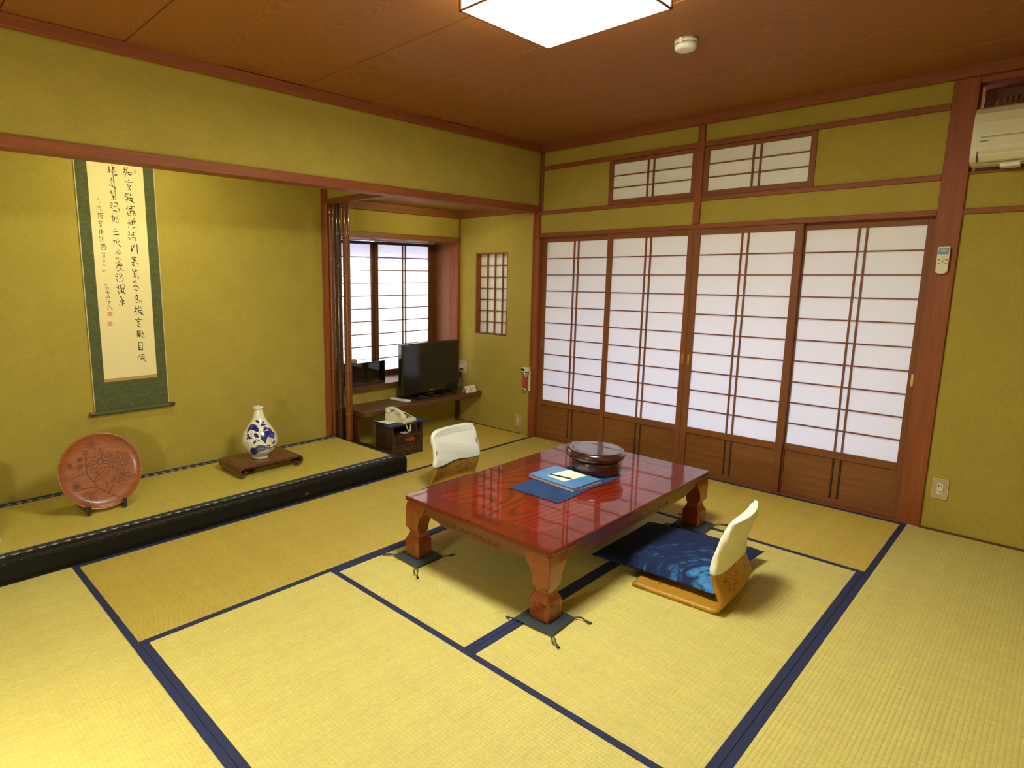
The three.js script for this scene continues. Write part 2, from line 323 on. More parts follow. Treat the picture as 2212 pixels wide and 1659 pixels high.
trim('ceiling moulding on the wall behind the camera', 0.034, 3.60, 2.446, 2.502, 4.551, 4.585);
trim('ceiling moulding on the right wall', 3.566, 3.60, 2.446, 2.502, 0.034, 4.551);
trim('thin floor strip at the foot of the wall by the outlet', 2.757, 3.60, -0.02, 0.008, -0.02, 0.0, { mat: M.darkframe, r: 0 });
trim('thin floor strip at the foot of the lattice window wall', -0.93, -0.127, -0.02, 0.006, 0.010, 0.021, { mat: M.darkframe, r: 0 });
const beam = trim('long wooden lintel beam across the top of the alcoves', -0.105, 0.002, 1.963, 2.018, 0.0, 4.585);
trim('wooden beam between picture alcove and television nook', -0.905, -0.105, 1.978, 2.022, 1.505, 1.555, { mat: M.frame });
trim('wooden post at the back corner behind the bamboo poles', -0.985, -0.895, 0.112, 2.5, 1.556, 1.612);
trim('wooden cornice along the back of the television nook', -0.93, -0.895, 1.968, 2.034, 0.015, 1.505, { mat: M.frame });
trim('wooden cornice along the lattice window wall of the nook', -0.895, -0.105, 1.968, 2.034, 0.015, 0.05, { mat: M.frame });
trim('thin upright strip in the corner of the television nook', -0.932, -0.918, 0.495, 1.968, 0.014, 0.030);
// window bay of the nook
trim('window head board above the bright nook window', -1.27, -0.918, 1.742, 1.792, 0.014, 1.46, { mat: M.board });
trim('window sill board carrying the black glass case', -1.27, -0.880, 0.452, 0.490, 0.016, 1.49, { mat: M.shelf });
trim('wide wooden jamb board beside the bright nook window', -1.262, -1.036, 0.490, 1.742, 0.016, 0.046, { mat: M.jamb, grain: 1 });
trim('narrow wooden jamb strip beside the bright nook window', -1.034, -0.918, 0.490, 1.742, 0.030, 0.050, { mat: M.post, grain: 1 });
trim('wooden jamb of the nook window next to the bamboo', -1.262, -0.93, 0.490, 1.742, 1.43, 1.46, { mat: M.board, grain: 1 });

// raised floor of the picture alcove
const zigzag = canvasTexture(256, 128, (g, w, h) => {
  g.fillStyle = '#23283a'; g.fillRect(0, 0, w, h);
  g.strokeStyle = '#56607a'; g.lineWidth = 5; for (let k = -1; k < 4; k++) { g.beginPath(); g.moveTo(k * 64, h * 0.8); g.lineTo(k * 64 + 32, h * 0.15); g.lineTo(k * 64 + 64, h * 0.8); g.stroke(); }
  g.fillStyle = '#aeb2b4'; for (let k = 0; k < 4; k++) { g.beginPath(); g.moveTo(k * 64 + 10, h * 0.92); g.lineTo(k * 64 + 32, h * 0.55); g.lineTo(k * 64 + 54, h * 0.92); g.fill(); }
});
zigzag.repeat.set(1 / 0.22, 1 / 0.066);
M.brocadeEdge = std({ map: zigzag, roughness: 0.7 });
const dais = setting('floor_alcove', 'raised rush floor of the picture alcove with patterned edges', [-0.46, 0.0, 3.0]);
partW(dais, 'base', bx(-0.905, -0.075, -0.05, 0.058, 1.55, 4.585), M.darkframe);
tatami(dais, -0.903, -0.072, 1.556, 4.585, 'z', M.rushAlcove, { y: 0.110, edge: 0.066, edgeMat: M.brocadeEdge, pitch: 0.0098 });
const kam = canvasTexture(2048, 128, (g, w, h) => {                        // worn black lacquer: chips along the arris and one brown scar
  g.fillStyle = '#1a1613'; g.fillRect(0, 0, w, h); const r = rng(5);
  for (let i = 0; i < 900; i++) { g.fillStyle = `rgba(${60 + r() * 40},${50 + r() * 30},${30 + r() * 20},${r() * 0.25})`; g.fillRect(r() * w, r() * h, 1 + r() * 7, 1); }
  g.fillStyle = '#8a7c60'; for (let i = 0; i < 60; i++) g.fillRect(r() * w, h * 0.10 + r() * 5, 2 + r() * 10, 1 + r() * 1.5);
  g.fillStyle = '#8d5a30'; g.beginPath(); for (let i = 0; i < 14; i++) { const a = i / 14 * 6.283, q = 0.6 + 0.4 * r(); g.lineTo(1480 + Math.cos(a) * 13 * q, 72 + Math.sin(a) * 10 * q); } g.fill();
});
const sillFrame = setting('trim_' + ++trimNo, 'worn black lacquered front sill of the raised alcove floor', [-0.045, 0, 3.0]);
{
  const prof = [[-0.075, -0.02], [-0.020, -0.02], [-0.020, 0.012], [-0.026, 0.014], [-0.026, 0.022], [-0.020, 0.024], [-0.020, 0.096], [-0.026, 0.100], [-0.026, 0.104], [-0.034, 0.112], [-0.071, 0.116], [-0.075, 0.112]];
  const g = extrude(prof, 4.585 - 1.50); g.translate(0, 0, (4.585 + 1.50) / 2);
  const p = g.attributes.position, uv = g.attributes.uv; for (let i = 0; i < p.count; i++) uv.setXY(i, (4.585 - p.getZ(i)) / 3.085, clamp((p.getY(i) + 0.02) / 0.14, 0, 0.999));
  partW(sillFrame, 'sill_front', g, phys({ map: kam, color: lin(0.5, 0.5, 0.5), roughness: 0.55, specularIntensity: 0.5 }));
  partW(sillFrame, 'sill_return', bx(-0.905, -0.075, -0.02, 0.113, 1.50, 1.554, { r: 0.004 }), M.lacquer);
}

// ------------------------------------------------------------------ paper sliding doors and windows
// A lattice frame in its own axes: x across, y up from its foot, z towards the room.
function lattice(o, { w, h, stile, top, bottom, rows, posts, d = 0.028, bar = 0.010, mat = M.frame, y0 = 0, paperZ = -0.004, paper = M.paper }) {
  const ih = h - y0 - top - bottom, iw = w - 2 * stile, by = y0 + bottom;
  for (const s of [0, 1]) part(o, 'stile', bx(s ? w - stile : 0, s ? w : stile, 0, h, -d / 2, d / 2, { r: 0.002, grain: 1 }), mat);
  part(o, 'top_rail', bx(stile, w - stile, h - top, h, -d / 2 + 0.002, d / 2 - 0.002, { r: 0.0015, grain: 0 }), mat);
  part(o, 'bottom_rail', bx(stile, w - stile, y0, by, -d / 2 + 0.002, d / 2 - 0.002, { r: 0.0015, grain: 0 }), mat);
  const xs = [0, ...posts, iw].map((v) => v + stile);
  for (let k = 1; k < rows; k++) slab(o, 'muntin', w / 2, by + ih * k / rows, 0.004, iw, bar * 0.75, 0.012, mat);
  for (const q of posts) slab(o, 'muntin', stile + q, by + ih / 2, 0.0045, bar, ih, 0.013, mat);
  for (let r = 0; r < rows; r++) for (let c = 0; c + 1 < xs.length; c++) slab(o, 'paper_pane', (xs[c] + xs[c + 1]) / 2, by + ih * (r + 0.5) / rows, paperZ, xs[c + 1] - xs[c], ih / rows, 0.0006, paper);
}
function bambooStrip(h, r = 0.0055, seed = 1) {
  const q = rng(seed), pts = [[0, 0]]; let y = 0; const node = 0.06 + q() * 0.12;
  pts.push([r * 1.05, 0], [r, node - 0.006], [r * 1.35, node], [r, node + 0.007], [r, h], [0, h]); return lathe(pts, 10);
}
const doorWords = ['paper sliding door next to the corner post with the torch', 'paper sliding door overlapping the door by the corner post', 'paper sliding door overlapping the door by the remote control', 'paper sliding door next to the post with the remote control'];
const DOOR_H = 1.754, WAIST = 0.292;
[[-0.002, 0.677, -0.064], [0.647, 1.3245, -0.026], [1.3255, 2.006, -0.026], [1.971, 2.651, -0.064]].forEach(([x0, x1, z], i) => {
  const d = thing('door_' + (i + 1), doorWords[i], undefined, [x0, 0.004, z], { kind: 'structure' }), w = x1 - x0, st = 0.042, c = (w - 2 * st) / 2;
  lattice(d, { w, h: DOOR_H, stile: st, top: 0.043, bottom: 0.043, y0: WAIST, rows: 10, posts: [c - 0.0195, c + 0.0195] });
  part(d, 'lower_board', bx(st - 0.004, w - st + 0.004, 0.030, WAIST + 0.004, -0.006, 0.000, { grain: 0 }), M.board);
  part(d, 'bottom_rail', bx(st, w - st, 0, 0.033, -0.012, 0.012, { r: 0.0015, grain: 0 }), M.frame);
  [-0.02, 0.02].forEach((o, k) => { const b = part(d, 'bamboo_strip', bambooStrip(WAIST - 0.033, 0.0055, 10 * i + k + 3), M.bambooDark); b.position.set(w / 2 + o, 0.033, 0.0045); });
  const px = i % 2 ? w - st / 2 : st / 2;
  part(d, 'finger_pull', bx(px - 0.006, px + 0.006, 0.80, 0.87, 0.0125, 0.0145, { r: 0.001 }), M.brass);
});
// transom windows: small sliding frames in the upper wall
[[0.636, 1.311, 'small paper transom window beside the upper corner wall panel'], [1.360, 2.036, 'small paper transom window with exposed side post beside blank panel']].forEach(([x0, x1, label], i) => {
  const d = thing('window_' + (i + 1), label, undefined, [x0, 1.974, -0.021], { kind: 'structure' }), w = x1 - x0, st = 0.033, c = (w - 2 * st) / 2;
  lattice(d, { w, h: 0.327, stile: st, top: 0.026, bottom: 0.036, rows: 3, posts: [c - 0.022, c + 0.022], mat: M.frame, d: 0.026, paper: M.paperThick });
});
// nook window: two paper panels in the bay, in a frame turned towards the room (+x)
[[0.82, 0.046, -1.235, 'bright paper window panel behind the television'], [1.46, 0.80, -1.262, 'bright paper window panel behind the bamboo poles and glass case']].forEach(([za, zb, x, label], i) => {
  const d = thing('window_' + (i + 3), label, undefined, [x, 0.490, za], { kind: 'structure', turn: Math.PI / 2 }), w = za - zb, st = i ? 0.045 : 0.105, c = (w - 2 * 0.03) / 2;
  const right = i ? 0.05 : 0.105;
  // stiles of unequal width: built from the lattice with its paper field placed as seen
  const stL = 0.03, ih = 1.250, iw = w - stL - right;
  for (const s of [0, 1]) part(d, 'stile', bx(s ? w - right : 0, s ? w : stL, 0, ih, -0.012, 0.012, { r: 0.002, grain: 1 }), M.darkframe);
  part(d, 'top_rail', bx(stL, w - right, 1.222, ih, -0.011, 0.011, { grain: 0 }), M.darkframe);
  part(d, 'bottom_rail', bx(stL, w - right, 0, 0.052, -0.011, 0.011, { grain: 0 }), M.darkframe);
  const H = 1.222 - 0.052, mids = i ? [iw * 0.5] : [iw * 0.5 - 0.018, iw * 0.5 + 0.018], xs = [0, ...mids, iw].map((v) => v + stL);
  for (let k = 1; k < 10; k++) slab(d, 'muntin', stL + iw / 2, 0.052 + H * k / 10, 0.004, iw, 0.008, 0.012, M.darkframe);
  for (const q of mids) slab(d, 'muntin', stL + q, 0.052 + H / 2, 0.0045, 0.010, H, 0.013, M.darkframe);
  for (let r = 0; r < 10; r++) for (let k = 0; k + 1 < xs.length; k++) slab(d, 'paper_pane', (xs[k] + xs[k + 1]) / 2, 0.052 + H * (r + 0.5) / 10, -0.004, xs[k + 1] - xs[k], H / 10, 0.0006, M.paper);
});
// small lattice window in the side wall
{
  const d = thing('window_5', 'small lattice window with many paper squares in the nook wall', undefined, [LAT.x0, LAT.y0, -0.045], { kind: 'structure' }), w = LAT.x1 - LAT.x0, h = LAT.y1 - LAT.y0;
  part(d, 'frame', bx(0, 0.012, 0, h, -0.02, 0.058, { grain: 1 }), M.post); part(d, 'frame', bx(w - 0.012, w, 0, h, -0.02, 0.058, { grain: 1 }), M.post);
  part(d, 'frame', bx(0.012, w - 0.012, h - 0.012, h, -0.02, 0.058, { grain: 0 }), M.post); part(d, 'frame', bx(0.012, w - 0.012, 0, 0.012, -0.02, 0.058, { grain: 0 }), M.darkframe);
  const a = 0.012, iw = w - 2 * a, ih = h - 2 * a, cols = 4, rows = 7;
  for (let k = 1; k < cols; k++) slab(d, 'muntin', a + iw * k / cols, h / 2, 0.004, 0.009, ih, 0.016, M.frame);
  for (let k = 1; k < rows; k++) slab(d, 'muntin', w / 2, a + ih * k / rows, 0.003, iw, 0.007, 0.014, M.darkframe);
  for (let r = 0; r < rows; r++) for (let c = 0; c < cols; c++) slab(d, 'paper_pane', a + iw * (c + 0.5) / cols, a + ih * (r + 0.5) / rows, -0.006, iw / cols, ih / rows, 0.0006, M.paperThick);
}

// ------------------------------------------------------------------ picture alcove: scroll, plate, vase, bamboo
// Brush writing: each character is a few strokes on a 10 x 10 grid, two digits a point.
const GLYPH = {
  push: '1343 2129 0624 5137 4478 5577 5797 4595', pavilion: '5051 1292 3544 6566 4746 5769 5949', misty: '1122 0324 1629 4131 3282 6163 4585 5589 3437 7578 4799', sprinkle: '1122 0324 1629 4191 6163 3363 4585 4547 8587 4747 4949 7679 9799',
  pillow: '1444 2119 2405 2546 7072 5393 5256 7574 5988 9798', clear: '1122 0324 0628 5281 4464 6164 4686 5659 7679', river: '2227 2517 5226 5128 8189', gather: '2161 2264 4145 1656 3537 2849 7152 8585 7788', note: '2133 5153 7262 2575 4347 5659 7789 3846', none: '4021 2252 1565 3436 5577 4959 2848',
  kite: '4143 3352 2455 5256 3656 4667 6789 3959 7997', grasp: '1343 2129 0625 5152 7172 4383 4585 4687 5558 6789 9998', guest: '4051 1282 2344 5435 6547 3859 6859 3749', sleep: '2127 4147 2157 2447 6252 7197 5484 5588 9797', self: '5041 3138 3171 7178 3454 3656 3878', call: '1323 1416 3133 5181 4383 4585 6146 6587 8799',
  place: '1444 2126 0636 6163 5385 8252 4566 7888 9897', exhaust: '4123 3141 5264 3446 1658 6879 4748', flourish: '2122 1353 3134 6151 4676 3557 5547 2949 6868 4759', know: '1132 0334 1526 5181 4464 3858 7198 6869 9796', fond: '2127 1343 4437 6272 5385 7578 5768', three: '3343 2565 2878', at: '1333 2318 4345 6152 7355 6678 7788', south: '5051 3272 2443 7444 4748 2838 3979',
  night: '4051 1282 3427 5354 4484 8466 5799 3949', bathe: '1122 0324 1629 5142 6173 4564 7586 4849 7779', warm: '1122 0324 1629 4181 4144 8184 4484 3689 5558 7578', spring: '4131 3151 4253 5359 3547 7565 5788 2829', mixed: '2131 1353 2428 5151 7152 5258 5484 5686 5888', chant: '1122 0333 1528 6061 4383 6268 5566 7889', four: '2128 2181 8188 4145 6165 2888', first: '3133 6163 2282 3446 5557 6467 3868', of: '5051 2272 7244 3858 6889', one: '1555 5565', must: '2132 4262 3448 5666 7677', hall: '3142 5152 7162 2384 4565 4767 5669', hermit: '2128 2252 4153 6182 5585 5787 6869', person: '5042 4329 4477 7799',
};
function brush(g, name, cx, cy, s, ink = '#2a241c', r = rng(3)) {
  g.strokeStyle = ink;
  for (const st of GLYPH[name].split(' ')) {
    const p = []; for (let i = 0; i < st.length; i += 2) p.push([cx + (st.charCodeAt(i) - 53) * s / 9, cy + (st.charCodeAt(i + 1) - 53) * s / 9]);
    for (let i = 0; i + 1 < p.length; i++) {
      g.lineWidth = s * (0.045 + 0.05 * r()); g.beginPath(); g.moveTo(p[i][0], p[i][1]);
      g.quadraticCurveTo((p[i][0] + p[i + 1][0]) / 2 + (r() - 0.5) * s * 0.12, (p[i][1] + p[i + 1][1]) / 2 + (r() - 0.5) * s * 0.12, p[i + 1][0], p[i + 1][1]); g.stroke();
    }
  }
}
const SCROLL = { z0: 2.931, z1: 3.251, y0: 0.779, y1: 2.28 };               // the written paper
const writing = canvasTexture(512, 2048, (g, w, h) => {
  const sx = w / (SCROLL.z1 - SCROLL.z0), sy = h / (SCROLL.y1 - SCROLL.y0), at = (z, y) => [(SCROLL.z1 - z) * sx, (SCROLL.y1 - y) * sy], r = rng(9);
  g.fillStyle = '#e6d6a4'; g.fillRect(0, 0, w, h);
  for (let i = 0; i < 5000; i++) { g.fillStyle = `rgba(${190 + r() * 40},${170 + r() * 30},${120 + r() * 30},0.05)`; g.fillRect(r() * w, r() * h, 8 + r() * 50, 1); }
  const col = (names, z, ys, s, dark) => names.forEach((n, i) => { const [x, y] = at(z + (r() - 0.5) * 0.006, ys[i]); brush(g, n, x, y, s * sx, dark, r); });
  const run = (a, b, n) => Array.from({ length: n }, (_, i) => lerp(a, b, i / (n - 1)));
  col(['push', 'pavilion', 'misty', 'sprinkle', 'pillow', 'clear', 'river', 'gather', 'note', 'none', 'kite', 'grasp', 'guest', 'sleep', 'self', 'call'], 3.018, run(2.054, 0.89, 16), 0.052);
  col(['place', 'exhaust', 'flourish', 'know', 'fond', 'three', 'at', 'south', 'night', 'bathe', 'warm', 'spring'], 3.110, run(2.049, 1.265, 12), 0.052);
  col(['three', 'at', 'warm', 'guest', 'mixed', 'chant', 'four', 'first', 'of', 'one'], 3.197, run(1.872, 1.451, 10), 0.033);
  col(['must', 'hall', 'hermit', 'person'], 3.190, run(1.352, 1.232, 4), 0.036);
  g.strokeStyle = '#3a2c18'; g.lineWidth = 5; g.beginPath(); g.moveTo(...at(3.112, 2.20)); g.lineTo(...at(3.108, 2.02)); g.lineTo(...at(3.103, 1.92)); g.lineTo(...at(3.102, 1.88)); g.stroke();
  for (const [z, y, ww, hh, a] of [[3.188, 1.186, 0.028, 0.026, 0.75], [3.192, 1.124, 0.028, 0.026, 0.7], [2.978, 2.062, 0.014, 0.026, 0.45]]) {
    const [x, v] = at(z, y); g.globalAlpha = a; g.fillStyle = '#d8764a'; g.fillRect(x - ww * sx / 2, v - hh * sy / 2, ww * sx, hh * sy);
    g.globalAlpha = a * 0.5; g.strokeStyle = '#f0e6cc'; g.lineWidth = 2; for (let k = 0; k < 6; k++) { g.beginPath(); g.moveTo(x + (r() - 0.5) * ww * sx * 0.8, v + (r() - 0.5) * hh * sy * 0.8); g.lineTo(x + (r() - 0.5) * ww * sx * 0.8, v + (r() - 0.5) * hh * sy * 0.8); g.stroke(); } g.globalAlpha = 1;
  }
});
const greenCloth = dataTexture(512, 512, (u, v) => { const a = noise(u * 90, v * 160, 90, 160, 71), b = fbm(u * 12, v * 12, 12, 12, 72, 3), k = 0.6 + 0.4 * a; return [0.40 * k + 0.14 * b, 0.46 * k + 0.10 * b, 0.29 * k + 0.03 * b]; }, { srgb: true, size: [0.16, 0.16] });
{
  const s = thing('hanging_scroll', 'tall calligraphy scroll with green cloth mount on the alcove wall', 'scroll', [-0.895, 0.56, 3.0925]);
  const X0 = -0.9005, zc = 3.0925;
  partW(s, 'cloth_mount', bx(X0, X0 + 0.003, 0.575, 2.36, 2.866, 3.319, { grain: 1 }), std({ map: greenCloth, color: lin(0.62, 0.62, 0.62), roughness: 0.85 }));
  const paper = bx(X0 + 0.003, X0 + 0.0036, SCROLL.y0, SCROLL.y1, SCROLL.z0, SCROLL.z1), p = paper.attributes.position, uv = paper.attributes.uv;
  for (let i = 0; i < p.count; i++) uv.setXY(i, (SCROLL.z1 - p.getZ(i)) / (SCROLL.z1 - SCROLL.z0), (p.getY(i) - SCROLL.y0) / (SCROLL.y1 - SCROLL.y0));
  partW(s, 'written_paper', paper, std({ map: writing, roughness: 0.9 }));
  partW(s, 'gold_band', bx(X0 + 0.003, X0 + 0.0036, 0.759, 0.779, SCROLL.z0, SCROLL.z1), std({ color: lin(0.42, 0.27, 0.09), roughness: 0.6 }));
  for (const z of [2.863, 3.316]) partW(s, 'edging', bx(X0, X0 + 0.0042, 0.575, 2.36, z, z + 0.006), std({ color: lin(0.55, 0.42, 0.22), roughness: 0.8 }));
  const rod = cyl(0.0135, 0.0135, 0.462, 20); rod.rotateX(Math.PI / 2); rod.translate(X0 + 0.014, 0.567, zc);
  const rodMesh = partW(s, 'roller', rod, std({ map: greenCloth, color: lin(0.62, 0.62, 0.62), roughness: 0.85 }));
  for (const q of [-1, 1]) { const k = cyl(0.0115, 0.0125, 0.030, 20); k.rotateX(q * Math.PI / 2); k.translate(X0 + 0.014, 0.567, zc + q * 0.245); partW(rodMesh, 'roller_knob', k, std({ color: lin(0.07, 0.028, 0.018), roughness: 0.3 }), 'dark wooden end of the roller'); }
}

// carved plate on a small easel
{
  const UVS = (X, Y) => [0.5 + (X - 905) / 715 * 0.5, 0.5 + (Y - 800) / 620 * 0.5];
  const carve = (g, w, h, ink, bg) => {
    const r = rng(21); if (bg) {
      g.fillStyle = bg; g.fillRect(0, 0, w, h);
      for (let i = 0; i < 260; i++) { g.strokeStyle = `rgba(${r() < 0.5 ? '60,22,8' : '214,112,44'},${0.03 + r() * 0.07})`; g.lineWidth = 2 + r() * 16; const y = r() * h; g.beginPath(); g.moveTo(0, y); g.bezierCurveTo(w * 0.3, y - 60 + r() * 60, w * 0.6, y - 90 + r() * 60, w, y - 40 + r() * 80); g.stroke(); }
    } else { g.fillStyle = '#ffffff'; g.fillRect(0, 0, w, h); }
    const line = (pts, lw) => { g.strokeStyle = ink; g.lineWidth = lw; g.beginPath(); pts.forEach(([a, b], i) => { const [x, y] = UVS(a, b); i ? g.lineTo(x * w, y * h) : g.moveTo(x * w, y * h); }); g.stroke(); };
    const bloom = (X, Y, R0, n) => { for (let k = 0; k < n; k++) { const a = k / n * 6.283, cx = X + Math.cos(a) * R0 * 0.6, cy = Y + Math.sin(a) * R0 * 0.55, [x, y] = UVS(cx, cy); g.strokeStyle = ink; g.lineWidth = 3; g.beginPath(); g.ellipse(x * w, y * h, R0 * 0.45 * w / 1430, R0 * 0.27 * w / 1430, a, 0, 6.283); g.stroke(); line([[X + Math.cos(a) * R0 * 0.2, Y + Math.sin(a) * R0 * 0.2], [X + Math.cos(a) * R0 * 0.9, Y + Math.sin(a) * R0 * 0.8]], 2); } };
    const leaf = (X, Y, L, a) => { const [x, y] = UVS(X, Y); g.strokeStyle = ink; g.lineWidth = 3; g.beginPath(); g.ellipse(x * w, y * h, L * w / 1430, L * 0.42 * w / 1430, a, 0, 6.283); g.stroke(); line([[X - Math.cos(a) * L, Y - Math.sin(a) * L], [X + Math.cos(a) * L, Y + Math.sin(a) * L]], 2); for (let k = -2; k <= 2; k++) line([[X + Math.cos(a) * k * L * 0.3, Y + Math.sin(a) * k * L * 0.3], [X + Math.cos(a) * (k + 1) * L * 0.3 - Math.sin(a) * L * 0.3, Y + Math.sin(a) * (k + 1) * L * 0.3 + Math.cos(a) * L * 0.3]], 1.5); };
    line([[1150, 1290], [990, 1190], [820, 1060], [770, 960], [680, 830], [678, 700], [690, 540]], 9); line([[680, 830], [590, 800], [450, 840]], 6); line([[640, 790], [560, 740], [470, 680]], 5); line([[800, 1050], [680, 1040], [540, 1030]], 6);
    line([[820, 1060], [740, 1150]], 5); line([[990, 1190], [985, 1080], [975, 980]], 6); line([[1010, 1180], [1040, 1110], [1095, 1050]], 6); line([[770, 960], [880, 920], [1010, 870]], 5); line([[770, 950], [830, 870], [850, 810]], 5);
    bloom(930, 650, 230, 11); bloom(1230, 680, 180, 12); bloom(1250, 950, 150, 10); bloom(820, 350, 90, 7); bloom(700, 480, 60, 6); bloom(590, 560, 45, 6); bloom(420, 640, 50, 6); bloom(580, 670, 60, 6); bloom(470, 980, 90, 8); bloom(640, 1210, 130, 10);
    leaf(350, 840, 95, 0.25); leaf(1380, 960, 110, 0.3); leaf(960, 490, 70, 1.3); leaf(720, 680, 60, 0.2); leaf(1090, 990, 60, -0.6); leaf(850, 830, 60, 1.2);
  };
  const print = canvasTexture(1024, 1024, (g, w, h) => carve(g, w, h, 'rgba(48,18,8,0.62)', '#a3562a')), relief = canvasTexture(1024, 1024, (g, w, h) => carve(g, w, h, '#000000', null), { srgb: false });
  const dish = phys({ map: print, bumpMap: relief, bumpScale: 0.0012, color: lin(0.80, 0.80, 0.80), roughness: 0.42, clearcoat: 0.5, clearcoatRoughness: 0.22 });
  const g = lathe([[0, 0.012], [0.10, 0.011], [0.165, 0.013], [0.192, 0.022], [0.208, 0.034], [0.214, 0.038], [0.2165, 0.035], [0.214, 0.027], [0.20, 0.010], [0.17, 0.0], [0.10, -0.004], [0, -0.004]], 72, 60);
  const p = g.attributes.position, uv = g.attributes.uv; for (let i = 0; i < p.count; i++) uv.setXY(i, 0.5 + p.getX(i) / 0.432, 0.5 - p.getZ(i) / 0.432);
  g.rotateX(Math.PI / 2);                                                  // now it faces +z with y up
  const plate = tag(shade(new THREE.Mesh(g, dish)), 'round reddish wooden plate carved with flowers on black easel', 'plate'); plate.name = numbered('carved_plate');
  plate.rotation.order = 'YXZ'; plate.rotation.set(-0.30, Math.PI / 2 - 0.02, 0); plate.position.set(-0.475, 0.322, 3.425); scene.add(plate);
  const e = thing('plate_easel', 'small black easel holding the carved plate', 'easel', [-0.43, 0.111, 3.43]);
  for (const q of [-1, 1]) {
    const f = extrude([[-0.15, 0], [0.062, 0], [0.072, 0.012], [0.070, 0.052], [0.058, 0.058], [0.050, 0.048], [0.052, 0.026], [0.034, 0.018], [0.000, 0.030], [-0.035, 0.13], [-0.055, 0.15], [-0.062, 0.13], [-0.040, 0.05], [-0.10, 0.016], [-0.15, 0.012]], 0.020, { bevel: 0.003 });
    const m = part(e, 'foot', f, M.glossBlack); m.position.set(0, 0, q * 0.093);
  }
  part(e, 'crossbar', bx(-0.075, -0.060, 0.012, 0.028, -0.085, 0.085, { r: 0.003 }), M.glossBlack);
}

// low stand with rolled ends, and the vase on it
{
  const s = thing('display_stand', 'low dark red stand with scrolled ends under the vase', 'stand', [-0.525, 0.111, 2.40]);
  const wood = phys({ map: grainTex, color: lin(0.15, 0.040, 0.020), roughness: 0.35, clearcoat: 0.5, clearcoatRoughness: 0.2 });
  part(s, 'top', bx(-0.155, 0.155, 0.060, 0.078, -0.205, 0.205, { r: 0.004, grain: 2 }), wood);
  for (const q of [-1, 1]) {
    const pts = [], c = [0.205, 0.040]; for (let i = 0; i <= 30; i++) { const t = i / 30, a = Math.PI / 2 - t * 4.9, rad = lerp(0.029, 0.010, t * t); pts.push([c[0] + Math.cos(a) * rad * 0.95 - (t > 0.5 ? (t - 0.5) * 0.006 : 0), c[1] + Math.sin(a) * rad]); }
    const g = sheet((u, t) => { const k = u * 30, i = Math.min(29, Math.floor(k)), f = k - i; return V3(lerp(-0.155, 0.155, t), lerp(pts[i][1], pts[i + 1][1], f), q * lerp(pts[i][0], pts[i + 1][0], f)); }, 40, 2, 0.016);
    part(s, 'scrolled_end', g, wood);
  }
}
